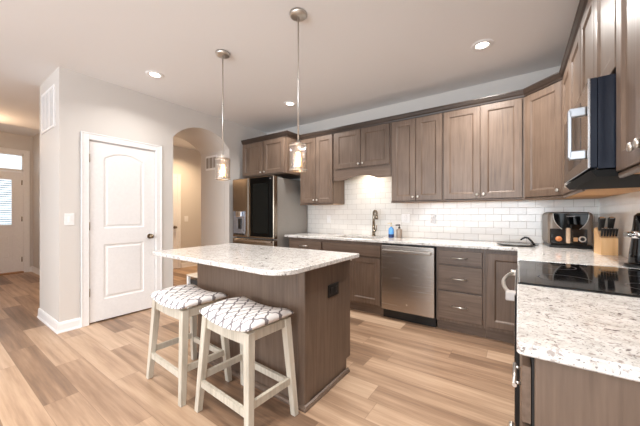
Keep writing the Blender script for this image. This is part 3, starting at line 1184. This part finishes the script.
obj('rocker', bx(XH + 0.005, XH + 0.010, 3.58, 3.61, 1.08, 1.15, 0.002), M['white'], c)

# vents
c = thing('return_vent', 'tall white return air grille high on the corner wall', 'vent', (-4.28, YC, 2.15))
bm = new()
for a, b, c0, d0 in ((-4.53, -4.505, 2.15, 2.60), (-4.045, -4.02, 2.15, 2.60), (-4.505, -4.045, 2.15, 2.175), (-4.505, -4.045, 2.575, 2.60)):
    box(bm, a, b, YC - 0.012, YC, c0, d0, 0.002)
obj('frame', bm, M['white'], c)
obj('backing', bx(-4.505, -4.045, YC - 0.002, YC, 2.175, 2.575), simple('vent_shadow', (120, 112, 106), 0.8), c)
bm = new()
for k in range(14):
    x = -4.495 + k * 0.0333
    box(bm, x, x + 0.012, YC - 0.010, YC - 0.003, 2.175, 2.575)
for x in (-4.36, -4.20):
    box(bm, x - 0.012, x + 0.012, YC - 0.011, YC - 0.003, 2.175, 2.575)
obj('louvers', bm, M['white'], c)
c = thing('wall_vent', 'small white register on the inner side of the archway', 'vent', (-4.35, AY1, 1.99))
obj('frame', bx(-4.52, -4.19, AY1 - 0.008, AY1, 1.985, 2.235, 0.003), M['white'], c)
for a, b in ((-4.495, -4.425), (-4.405, -4.315), (-4.295, -4.215)):
    obj('slot', bx(a, b, AY1 - 0.010, AY1 - 0.007, 2.02, 2.20), simple('register_slot', (158, 150, 142), 0.7), c)

# ------------------------------------------------------------------ refrigerator
c = thing('refrigerator', 'stainless french-door refrigerator with dark glass right door and water dispenser', 'refrigerator', (-3.34, 3.37, 0))
obj('body', bx(-3.795, -2.895, 3.035, 3.77, 0.02, 1.765, 0.006), M['grayside'], c)
obj('hinge_cover', bx(-3.79, -2.90, 3.0, 3.16, 1.766, 1.785, 0.004), M['black'], c)
ld = obj('left_door', bx(-3.785, -3.405, 2.945, 3.028, 0.86, 1.782, 0.012, 2), M['steeldark'], c)
rd = obj('right_door', bx(-3.397, -2.865, 2.945, 3.028, 0.86, 1.782, 0.012, 2), M['steeldark'], c)
obj('glass_panel', bx(-3.36, -2.885, 2.940, 2.946, 0.885, 1.768, 0.004), M['fridgeglass'], rd)
obj('window_area', bx(-3.30, -2.98, 2.9385, 2.9402, 0.94, 1.68, 0.001), simple('tinted_window', (20, 22, 21), 0.06, Specular_IOR_Level=0.15), rd)
obj('badge', bx(-2.945, -2.915, 2.9385, 2.9402, 1.735, 1.745), simple('silver_badge', (150, 150, 150), 0.4), rd)
dp = obj('dispenser_recess', bx(-3.755, -3.475, 2.941, 2.9455, 0.90, 1.27, 0.003), simple('dispenser_silver', (168, 176, 190), 0.18, 0.8), ld)
obj('spout', bx(-3.66, -3.53, 2.905, 2.942, 1.18, 1.265, 0.008), M['chrome'], dp)
obj('paddle', bx(-3.63, -3.56, 2.928, 2.942, 0.99, 1.15, 0.006), M['black'], dp)
obj('drip_tray', bx(-3.72, -3.50, 2.915, 2.942, 0.90, 0.92, 0.004), M['black'], dp)
fz = obj('freezer_drawer', bx(-3.785, -2.865, 2.945, 3.028, 0.44, 0.842, 0.012, 2), M['steeldark'], c)
obj('handle', bx(-3.74, -2.91, 2.93, 2.947, 0.80, 0.83, 0.006), M['steel'], fz)
fz = obj('freezer_drawer', bx(-3.785, -2.865, 2.945, 3.028, 0.05, 0.43, 0.012, 2), M['steeldark'], c)
obj('handle', bx(-3.74, -2.91, 2.93, 2.947, 0.385, 0.415, 0.006), M['steel'], fz)

# ------------------------------------------------------------------ dishwasher
c = thing('dishwasher', 'stainless steel dishwasher with bar handle between sink cabinet and drawers', 'dishwasher', (-1.02, 3.45, 0))
DWX0, DWX1 = -1.322, -0.722
obj('tub', bx(DWX0 + 0.004, DWX1 - 0.004, 3.21, 3.75, 0.04, CT0 - 0.006), M['black'], c)
dd = obj('door', bx(DWX0 + 0.004, DWX1 - 0.004, 3.15, 3.205, 0.115, 0.862, 0.006, 2), M['steel'], c)
obj('control_strip', bx(DWX0 + 0.008, DWX1 - 0.008, 3.155, 3.20, 0.863, 0.876), M['black'], dd)
bm = box(new(), DWX0 + 0.03, DWX1 - 0.03, 3.095, 3.112, 0.785, 0.818, 0.006, 2)
for x in (DWX0 + 0.05, DWX1 - 0.05):
    box(bm, x - 0.014, x + 0.014, 3.105, 3.152, 0.788, 0.814, 0.003)
obj('handle', bm, M['steel'], dd)
obj('badge', cyl(new(), (-1.02, 3.1505, 0.205), (-1.02, 3.1485, 0.205), 0.011, seg=18), M['chrome'], dd)
obj('toe_panel', bx(DWX0 + 0.002, DWX1 - 0.002, 3.215, 3.235, 0.002, 0.112), M['black'], c)

# ------------------------------------------------------------------ range
c = thing('range', 'slide-in range with black glass cooktop and bowed bar handle', 'stove', (0.33, 1.915, 0))
RX = 0.02
obj('body', bx(RX + 0.012, 0.635, RY0 + 0.003, RY1 - 0.003, 0.03, 0.905), M['black'], c)
obj('cooktop', bx(0.003, 0.640, RY0 + 0.002, RY1 - 0.002, 0.906, 0.921, 0.004), M['gblack'], c)
obj('cooktop_trim', box(new(), 0.0, 0.641, RY0 + 0.0005, RY0 + 0.005, 0.908, 0.9195), M['gblack'], c)
obj('cooktop_trim', box(new(), 0.0, 0.641, RY1 - 0.006, RY1 - 0.0005, 0.908, 0.9225), M['steely'], c)
for bx_, by_, br_ in ((0.18, 1.73, 0.10), (0.18, 2.11, 0.085), (0.46, 1.73, 0.085), (0.46, 2.11, 0.10)):
    obj('burner_ring', lathe(new(), [(br_ - 0.003, 0.9212), (br_, 0.9215), (br_ + 0.003, 0.9212)], (bx_, by_, 0), 40), simple('burner_print', (58, 58, 60), 0.3), c)
obj('control_panel', bx(-0.002, RX + 0.012, RY0 + 0.004, RY1 - 0.004, 0.865, 0.905, 0.003), M['steely'], c)
od = obj('oven_door', bx(RX - 0.032, RX + 0.012, RY0 + 0.006, RY1 - 0.006, 0.24, 0.862, 0.004), M['black'], c)
obj('door_skin', bx(RX - 0.0335, RX - 0.031, RY0 + 0.012, RY1 - 0.012, 0.25, 0.855, 0.001), M['steely'], od)
obj('oven_window', bx(RX - 0.0345, RX - 0.0330, RY0 + 0.12, RY1 - 0.12, 0.36, 0.72), M['gblack'], od)
pts = []
for k in range(13):
    u = k / 12
    pts.append((-0.022 - 0.045 * math.sin(PI * u) ** 0.8, 1.60 + 0.64 * u, 0.842))
bm = tube(new(), pts, 0.010, 12)
obj('handle', bm, M['nickel'], od)
obj('handle_bracket', bx(-0.048, RX - 0.016, 1.575, 1.625, 0.822, 0.862, 0.004), simple('pale_bracket', (196, 190, 186), 0.4, 0.3), od)
obj('handle_bracket', bx(-0.04, RX - 0.016, 2.22, 2.26, 0.825, 0.857, 0.004), M['nickel'], od)
dw = obj('storage_drawer', bx(RX - 0.012, RX + 0.012, RY0 + 0.006, RY1 - 0.006, 0.06, 0.225, 0.004), M['steely'], c)

# ------------------------------------------------------------------ microwave
c = thing('microwave', 'over-the-range microwave with silver loop handle, under the short cabinet', 'microwave', (0.44, 1.915, 1.40))
MX = 0.262
obj('body', bx(MX, XR - 0.009, MY0 + 0.002, MY1 - 0.002, 1.405, 1.770), M['mwside'], c)
md = obj('door', bx(0.236, MX, MY0 + 0.004, MY1 - 0.006, 1.41, 1.772, 0.003), M['mwside'], c)
obj('door_skin', bx(0.2345, 0.2362, MY0 + 0.012, MY1 - 0.008, 1.415, 1.768), M['steeldark'], md)
obj('door_window', bx(0.2335, 0.2347, MY0 + 0.18, MY1 - 0.04, 1.46, 1.73), M['gblack'], md)
obj('door_edge', bx(0.2315, 0.240, MY0 + 0.0025, MY0 + 0.010, 1.41, 1.772, 0.001), M['chrome'], md)
HX, HY = 0.184, 1.62
hz0, hz1 = 1.462, 1.668
bm = new()
box(bm, HX - 0.009, HX + 0.006, HY - 0.012, HY + 0.012, hz0, hz1, 0.004, 2)
for z in (hz0 + 0.012, hz1 - 0.012):
    box(bm, HX - 0.004, 0.2345, HY - 0.012, HY + 0.012, z - 0.019, z + 0.019, 0.004, 2)
obj('handle', bm, simple('satin_steel_handle', (176, 178, 182), 0.38, 1.0), md)
obj('vent_base', frustum(new(), [(0.26, MY0 + 0.01, 1.372), (XR - 0.02, MY0 + 0.01, 1.372), (XR - 0.02, MY1 - 0.01, 1.372), (0.26, MY1 - 0.01, 1.372)],
                         [(0.24, MY0 + 0.002, 1.399), (XR - 0.01, MY0 + 0.002, 1.399), (XR - 0.01, MY1 - 0.002, 1.399), (0.24, MY1 - 0.002, 1.399)]), simple('vent_black', (4, 4, 4), 0.9), c)

# ------------------------------------------------------------------ island
IX0, IX1, IY0, IY1 = -2.27, -1.095, 1.40, 1.965
c = thing('kitchen_island', 'grey-brown kitchen island base with a black outlet on its end', 'kitchen island', ((IX0 + IX1) / 2, 1.68, 0))
obj('cabinet_box', bx(IX0 + 0.01, IX1 - 0.012, IY0 + 0.012, IY1, KZ, CT0 - 0.001), M['cab'], c)
obj('front_panel', bx(IX0, IX1 - 0.012, IY0, IY0 + 0.012, 0, CT0 - 0.001), M['cab'], c)
obj('end_panel', yz_prism(new(), [(IY0 + 0.012, 0), (1.925, 0), (1.925, KZ), (1.985, KZ), (1.985, CT0 - 0.001), (IY0 + 0.012, CT0 - 0.001)], IX1 - 0.012, IX1), M['cab'], c)
obj('end_panel', bx(IX0, IX0 + 0.012, IY0 + 0.012, 1.985, 0, CT0 - 0.001), M['cab'], c)
bm = box(new(), IX1 - 0.055, IX1 + 0.006, IY0 - 0.008, IY0, 0, CT0 - 0.001, 0.003)
box(bm, IX1, IX1 + 0.007, IY0 - 0.008, IY0 + 0.045, 0, CT0 - 0.001, 0.003)
obj('corner_post', bm, M['cab'], c)
SHOE = [(0, 0), (0.018, 0), (0.018, 0.012), (0.012, 0.02), (0.012, 0.024), (0, 0.03)]
obj('base_molding', sweep(new(), [(IX0, IY0 - 0.001), (IX1 + 0.007, IY0 - 0.008), (IX1 + 0.007, 1.935)], SHOE, 1), M['cabx'], c)
obj('toe_kick', bx(IX0 + 0.02, IX1 - 0.014, 1.905, 1.92, 0, KZ), M['cabx'], c)
op = obj('outlet', bx(IX1, IX1 + 0.008, 1.662, 1.80, 0.632, 0.722, 0.003), M['black'], c)
for y in (1.70, 1.762):
    obj('receptacle', bx(IX1 + 0.007, IX1 + 0.011, y - 0.017, y + 0.017, 0.655, 0.70, 0.004), simple('dark_receptacle', (36, 34, 33), 0.4), op)
for i, (a, b) in enumerate(((IX0 + 0.03, -1.70), (-1.69, IX1 - 0.04))):
    d = cab_door('door', c, (b, IY1, 0.135), PI, b - a, TZ - 0.135, M['cab'])
poly = rounded([(-2.50, 1.125), (-1.02, 1.105), (-1.02, 2.0), (-2.50, 1.955)], [0.03, 0.15, 0.004, 0.02], 10)
tag(obj('countertop', slab(poly, CT0, CT1), M['granite']), 'granite slab with one rounded corner on the kitchen island', 'countertop')


# ------------------------------------------------------------------ stools
def saddle(u, v):
    """top height of the seat at u in -1..1 (width), v in -1..1 (depth)"""
    return 0.034 * abs(u) ** 2.2 + 0.018 * (1 - v * v)


def make_stool(label):
    st = thing('bar_stool', label, 'stool', (0, 0, 0), 'white saddle stools at the island')
    HW, HD = 0.250, 0.182          # half seat
    # cushion: closed grid shell
    bm = new()
    NU, NV = 22, 16
    top = {}
    for i in range(NU + 1):
        for j in range(NV + 1):
            a, b = -1 + 2 * i / NU, -1 + 2 * j / NV
            # round the outline a little
            x = a * HW * math.sqrt(1 - 0.06 * b * b)
            y = b * HD * math.sqrt(1 - 0.10 * a * a)
            e = max(abs(a), abs(b))
            drop = 0.034 * max(0, (e - 0.70) / 0.30) ** 2.4
            top[i, j] = bm.verts.new((x, y, 0.622 + saddle(a, b) - drop))
    for i in range(NU):
        for j in range(NV):
            bm.faces.new((top[i, j], top[i + 1, j], top[i + 1, j + 1], top[i, j + 1])).smooth = True
    edge = [(i, 0) for i in range(NU)] + [(NU, j) for j in range(NV)] + [(i, NV) for i in range(NU, 0, -1)] + [(0, j) for j in range(NV, 0, -1)]
    low = {}
    for (i, j) in edge:
        p = top[i, j].co
        low[i, j] = bm.verts.new((p.x * 0.985, p.y * 0.985, 0.586 + 0.030 * abs(p.x / HW) ** 2.2))
    for k in range(len(edge)):
        p, q = edge[k], edge[(k + 1) % len(edge)]
        bm.faces.new((top[q], top[p], low[p], low[q])).smooth = True
    bm.faces.new([low[e] for e in edge])
    obj('cushion', bm, M['fabric'], st, local=True)
    # legs (front/back, left/right): square, splayed and tapered
    tops, feet = {}, {}
    for sx_ in (-1, 1):
        for sy_ in (-1, 1):
            tx, ty = sx_ * 0.205, sy_ * 0.137
            qx, qy = sx_ * 0.248, sy_ * 0.172
            tops[sx_, sy_], feet[sx_, sy_] = Vector((tx, ty, 0.60)), Vector((qx, qy, 0))
            r0, r1 = 0.0235, 0.0185
            q0 = [(qx - r1, qy - r1, 0), (qx + r1, qy - r1, 0), (qx + r1, qy + r1, 0), (qx - r1, qy + r1, 0)]
            q1 = [(tx - r0, ty - r0, 0.592), (tx + r0, ty - r0, 0.592), (tx + r0, ty + r0, 0.592), (tx - r0, ty + r0, 0.592)]
            bm = frustum(new(), q0, q1)
            bmesh.ops.bevel(bm, geom=list(bm.edges), offset=0.003, segments=1, affect='EDGES')
            obj('leg', bm, M['stool'], st, local=True)

    def at(k, z):
        return feet[k] + (tops[k] - feet[k]) * (z / 0.60)
    # aprons: the long ones follow the saddle curve
    for sy_ in (-1, 1):
        bm = new()
        A, N = [], 14
        for i in range(N + 1):
            u = -1 + 2 * i / N
            x = u * 0.19
            zt = 0.578 + 0.030 * abs(x / HW) ** 2.2
            zb = zt - 0.062 - 0.012 * abs(u) ** 3
            y0, y1 = sy_ * 0.150, sy_ * 0.126
            A.append([bm.verts.new((x, y0, zb)), bm.verts.new((x, y1, zb)), bm.verts.new((x, y1, zt)), bm.verts.new((x, y0, zt))])
        for p, q in zip(A, A[1:]):
            for k in range(4):
                bm.faces.new((p[k], p[(k + 1) % 4], q[(k + 1) % 4], q[k]))
        bm.faces.new(A[0])
        bm.faces.new(A[-1])
        obj('apron', bm, M['stool'], st, local=True)
    for sx_ in (-1, 1):
        obj('apron', bx(sx_ * 0.208 - 0.012, sx_ * 0.208 + 0.012, -0.12, 0.12, 0.540, 0.594, 0.003), M['stool'], st, local=True)
    # stretchers
    for k0, k1, z in (((-1, -1), (1, -1), 0.175), ((-1, 1), (1, 1), 0.185), ((-1, -1), (-1, 1), 0.215), ((1, -1), (1, 1), 0.215)):
        p, q = at(k0, z), at(k1, z)
        dr = (q - p).normalized()
        p, q = p + dr * 0.016, q - dr * 0.016
        sd_ = Vector((-dr.y, dr.x, 0)) * 0.010
        up = Vector((0, 0, 0.020))
        bm = frustum(new(), [p - sd_ - up, p + sd_ - up, p + sd_ + up, p - sd_ + up], [q - sd_ - up, q + sd_ - up, q + sd_ + up, q - sd_ + up])
        obj('stretcher', bm, M['stool'], st, local=True)
    return st


def copy_tree(o, parent=None):
    c = o.copy()
    COL.objects.link(c)
    if parent:
        c.parent = parent
    for ch in list(o.children):
        copy_tree(ch, c)
    return c


s1 = make_stool('whitewashed saddle stool with trellis cushion, the farther one nearest the white door')
s1.location = (-2.0, 1.165, 0)
s1.rotation_euler.z = math.radians(-3)
s2 = copy_tree(s1)
s2['label'] = 'whitewashed saddle stool with trellis cushion, the nearer one at the island corner'
s2.location = (-1.375, 1.172, 0)
s2.rotation_euler.z = math.radians(-3)

# ------------------------------------------------------------------ pendants
def make_pendant(label):
    p = thing('pendant_light', label, 'pendant light', (0, 0, 0), 'glass pendants over the island')
    obj('canopy', lathe(new(), [(0, 2.718), (0.055, 2.718), (0.064, 2.724), (0.066, CEIL), (0, CEIL)]), M['nickel'], p, local=True)
    obj('rod', cyl(new(), (0, 0, 1.775), (0, 0, 2.72), 0.0055, seg=12), M['nickel'], p, local=True)
    obj('coupler', cyl(new(), (0, 0, 2.235), (0, 0, 2.26), 0.008, seg=12), M['nickel'], p, local=True)
    bm = lathe(new(), [(0, 1.690), (0.019, 1.690), (0.019, 1.745), (0.030, 1.752), (0.030, 1.762), (0.012, 1.766), (0.010, 1.785), (0, 1.785)])
    obj('socket', bm, M['nickel'], p, local=True)
    sh = obj('glass_shade', lathe(new(), [(0.030, 1.753), (0.062, 1.751), (0.067, 1.744), (0.067, 1.556), (0.0665, 1.550), (0.0635, 1.550), (0.063, 1.556), (0.063, 1.742), (0.06, 1.747), (0.030, 1.750)], seg=40), M['seeded'], p, local=True)
    bm = new()
    for z, r in ((1.553, 0.0675), (1.736, 0.0678)):
        s_ = len(bm.verts)
        lathe(bm, [(r - 0.001, z - 0.004), (r + 0.0015, z), (r - 0.001, z + 0.004)], seg=40)
    obj('rim', bm, simple('shade_rim', (206, 190, 172), 0.25, 0.6), p, local=True)
    bb = obj('bulb', lathe(new(), [(0, 1.585), (0.010, 1.588), (0.0155, 1.602), (0.017, 1.622), (0.0145, 1.65), (0.011, 1.69), (0, 1.69)], seg=20), M['bulb'], p, local=True)
    return p


p1 = make_pendant('glass cylinder pendant over the island, farther left one in front of the archway')
p1.location = (-2.285, 1.668, 0)
p2 = copy_tree(p1)
p2['label'] = 'glass cylinder pendant over the island, nearer right one in front of the cabinets'
p2.location = (-1.366, 1.667, 0)

# recessed lights
for (x, y), lab in zip(CANS, ('recessed ceiling light above the white pantry door', 'recessed ceiling light above the island near the refrigerator', 'recessed ceiling light above the drawers and dishwasher side')):
    c = thing('recessed_light', lab, 'ceiling light', (x, y, CEIL), 'recessed ceiling lights')
    obj('trim_ring', lathe(new(), [(0.05, CEIL - 0.001), (0.054, CEIL - 0.007), (0.086, CEIL - 0.006), (0.09, CEIL)], (x, y, 0), 36), M['white'], c)
    obj('lens', lathe(new(), [(0, CEIL - 0.003), (0.051, CEIL - 0.003), (0.051, CEIL - 0.001), (0, CEIL - 0.001)], (x, y, 0), 36), M['lampface'], c)
# under-cabinet puck above the sink
c = thing('puck_light', 'small lit puck light under the short cabinet above the sink', 'light', (-1.72, 3.60, 1.84))
obj('housing', cyl(new(), (-1.72, 3.62, 1.833), (-1.72, 3.62, 1.85), 0.035), M['white'], c)
obj('lens', cyl(new(), (-1.72, 3.62, 1.830), (-1.72, 3.62, 1.833), 0.028), M['lampface'], c)
l = bpy.data.lights.new('puck_lamp', 'AREA')
l.shape = 'DISK'
l.size = 0.06
l.energy = 2.6
l.color = (1.0, 0.84, 0.64)
lo = bpy.data.objects.new('puck_lamp', l)
COL.objects.link(lo)
lo.location = (-1.72, 3.62, 1.828)

# ------------------------------------------------------------------ counter objects
# air fryer
FW, FH, FD = 0.318, 0.31, 0.30
c = thing('air_fryer', 'black and bronze-grey boxy air fryer in the counter corner', 'air fryer', (0.390, 3.41, CT1), rot=math.radians(6))
bm = bx(-FW / 2, FW / 2, 0, FD, 0.025, 0.325, 0.03, 4)
obj('body', bm, simple('bronze_gray_shell', (122, 108, 96), 0.32, 0.1), c, local=True, smooth=False)
obj('base', bx(-FW / 2 + 0.008, FW / 2 - 0.008, -0.008, FD - 0.01, 0.0, 0.03, 0.008, 2), M['black'], c, local=True)
bm = new()
poly = [(-0.125, 0.318), (0.125, 0.318)]
curve = [(0.125 * math.cos(a_) if False else 0.125 * (1 - (k / 10) ** 2.6), 0.318 - 0.19 * (k / 10)) for k, a_ in enumerate([0] * 11)]
right = [(x, z) for x, z in curve]
poly2 = right + [(-x, z) for x, z in reversed(right[:-1])]
s = len(bm.verts)
prism(bm, poly2, 0, 0.006)
for v in list(bm.verts)[s:]:
    x, z, y = v.co
    v.co = Vector((x, -0.006 + y, z))
obj('front_shield', bm, M['gblack'], c, local=True)
obj('shield_trim', tube(new(), [(x, -0.007, z) for x, z in poly2], 0.003, 6), M['nickel'], c, local=True)
obj('top_cap', bx(-0.135, 0.135, 0.02, FD - 0.03, 0.322, 0.328, 0.003), M['black'], c, local=True)
dr_ = obj('basket_drawer', bx(-FW / 2 + 0.012, FW / 2 - 0.045, -0.012, 0.01, 0.035, 0.175, 0.006), simple('smoky_drawer', (34, 30, 28), 0.15), c, local=True)
obj('handle', bx(-0.036, -0.008, -0.045, -0.010, 0.045, 0.185, 0.008, 2), simple('pale_wood_handle', (206, 176, 148), 0.35), dr_, local=True)
obj('dial', cyl(new(), (0.078, -0.012, 0.085), (0.078, -0.020, 0.085), 0.026, seg=24), simple('dial_ring', (204, 198, 190), 0.3, 0.4), c, local=True)
obj('dial_face', cyl(new(), (0.078, -0.0195, 0.085), (0.078, -0.022, 0.085), 0.016, seg=24), M['black'], c, local=True)
st_ = obj('print_sticker', lathe(new(), [(0, 0), (0.024, 0), (0.024, 0.001), (0, 0.001)], seg=16), simple('food_print_orange', (206, 128, 78), 0.4), c, local=True)
st_.rotation_euler = (PI / 2, 0, 0)
st_.location = (-0.085, -0.012, 0.082)
obj('print_sticker', bx(0.018, 0.048, -0.0135, -0.012, 0.062, 0.098, 0.0005), simple('food_print_tan', (190, 146, 104), 0.4), c, local=True)
obj('badge', bx(-0.03, 0.03, -0.0075, -0.006, 0.285, 0.293), simple('gray_badge', (120, 120, 122), 0.4), c, local=True)

# knife block
c = thing('knife_block', 'light wood knife block beside the air fryer', 'knife block', (0.556, 3.04, CT1), rot=math.radians(9))
bm = new()
prof = [(-0.05, 0), (0.075, 0), (0.075, 0.195), (0.04, 0.205), (-0.018, 0.135), (-0.05, 0.128)]
s = len(bm.verts)
prism(bm, prof, -0.048, 0.048)
for v in list(bm.verts)[s:]:
    y, z, x = v.co
    v.co = Vector((x, y, z))
obj('block', bm, wood_stain('beech_block', (196, 150, 100), (220, 178, 128), (234, 198, 152), 'z', 0.45, 0.6), c, local=True)
Mk = place((0.556, 3.04, CT1), math.radians(9))


def make_knife(label, grp, pos, L, r, dirv):
    k = thing('kitchen_knife', label, 'knife', pos, grp)
    d_ = Vector(dirv).normalized()
    q = d_.to_track_quat('Z', 'X').to_matrix().to_4x4()
    bm = new()
    box(bm, -r * 0.62, r * 0.62, -r, r, 0.004, L, r * 0.5, 3)
    for v in bm.verts:
        u = v.co.z / L
        v.co.y *= 0.85 + 0.35 * u
        v.co = q @ v.co
    obj('handle', bm, M['black'], k, local=True, smooth=True)
    bm = box(new(), -r * 0.5, r * 0.5, -r * 0.8, r * 0.8, -0.003, 0.006, 0.001)
    for v in bm.verts:
        v.co = q @ v.co
    obj('bolster', bm, M['chrome'], k, local=True)
    bm = box(new(), -r * 0.45, r * 0.45, -r * 0.7, r * 0.7, L - 0.004, L + 0.003, 0.001)
    for v in bm.verts:
        v.co = q @ v.co
    obj('end_cap', bm, M['chrome'], k, local=True)
    return k


dirk = (0, -0.42, 0.91)
for x_, nm in ((-0.030, 'large black-handled knife at left of the knife block'), (0.024, 'large black-handled knife at right of the knife block')):
    make_knife(nm, 'large knives in the block', Mk @ Vector((x_, 0.010, 0.178)), 0.115, 0.018, dirk)
ks = make_knife('short black-handled steak knife in the front row of the knife block', 'steak knives in the block', Mk @ Vector((-0.040, -0.036, 0.138)), 0.07, 0.0068, dirk)
for k in range(1, 6):
    copy_tree(ks).location = Mk @ Vector((-0.040 + k * 0.0162, -0.036, 0.138))

# round tray with curved black holder
tag(obj('round_tray', lathe(new(), [(0, CT1), (0.11, CT1), (0.165, CT1 + 0.008), (0.176, CT1 + 0.013), (0.174, CT1 + 0.017), (0.15, CT1 + 0.013), (0, CT1 + 0.012)], (-0.01, 3.43, 0), 48), simple('dark_tray', (78, 74, 68), 0.2, 0.4)), 'dark flat round tray on the corner counter left of the air fryer', 'tray')
c = thing('curved_holder', 'small black curved two-pronged holder standing on the dark round tray', 'holder', (0.10, 3.36, CT1 + 0.014))
b0 = Vector((0.115, 3.36, CT1 + 0.014))
obj('foot', lathe(new(), [(0, 0), (0.022, 0), (0.022, 0.006), (0, 0.008)], b0), M['black'], c)
for dy in (-0.018, 0.018):
    pts = [b0 + Vector((0.012, dy, 0.004)), b0 + Vector((-0.012, dy, 0.04)), b0 + Vector((-0.035, dy, 0.066)), b0 + Vector((-0.06, dy, 0.072)), b0 + Vector((-0.082, dy, 0.058)), b0 + Vector((-0.095, dy, 0.045))]
    obj('prong', tube(new(), pts, [0.009, 0.009, 0.009, 0.009, 0.008, 0.005]), M['gblack'], c)

# appliance at the right edge of the picture
kx, ky = 0.562, 2.40
c = thing('electric_kettle', 'black countertop appliance with chrome spout at the right picture edge', 'kettle', (kx, ky, CT1))
obj('base', lathe(new(), [(0, 0), (0.062, 0), (0.066, 0.006), (0.062, 0.02), (0, 0.02)], (kx + 0.015, ky, CT1)), M['black'], c)
obj('body', lathe(new(), [(0, 0.02), (0.056, 0.02), (0.058, 0.03), (0.05, 0.12), (0.044, 0.165), (0.044, 0.21), (0.040, 0.23), (0.034, 0.30), (0.02, 0.315), (0, 0.318)], (kx + 0.025, ky, CT1)), M['gblack'], c)
obj('collar', lathe(new(), [(0.045, 0.170), (0.0475, 0.172), (0.0475, 0.208), (0.045, 0.210)], (kx + 0.025, ky, CT1)), M['chrome'], c)
obj('spout', cyl(new(), (kx - 0.018, ky - 0.01, CT1 + 0.19), (kx - 0.05, ky - 0.03, CT1 + 0.192), 0.018, 0.015), M['chrome'], c)

# low pale stand by the archway
c = thing('low_stand', 'small pale low stand on the floor beyond the island by the archway', 'stand', (-3.30, 2.0, 0))
bm = new()
lx0, lx1, ly0, ly1, lz = -3.47, -3.12, 2.02, 2.28, 0.45
for x in (lx0, lx1):
    for y in (ly0, ly1):
        box(bm, x - 0.018, x + 0.018, y - 0.018, y + 0.018, 0, lz - 0.02, 0.003)
obj('frame', bm, M['white'], c)
obj('top', bx(lx0 - 0.02, lx1 + 0.02, ly0 - 0.02, ly1 + 0.02, lz - 0.02, lz, 0.003), simple('pale_stand_top', (200, 186, 168), 0.5), c)
obj('inner_box', bx(lx0 + 0.02, lx1 - 0.02, ly0 + 0.01, ly1 - 0.02, 0.05, lz - 0.06), M['black'], c)
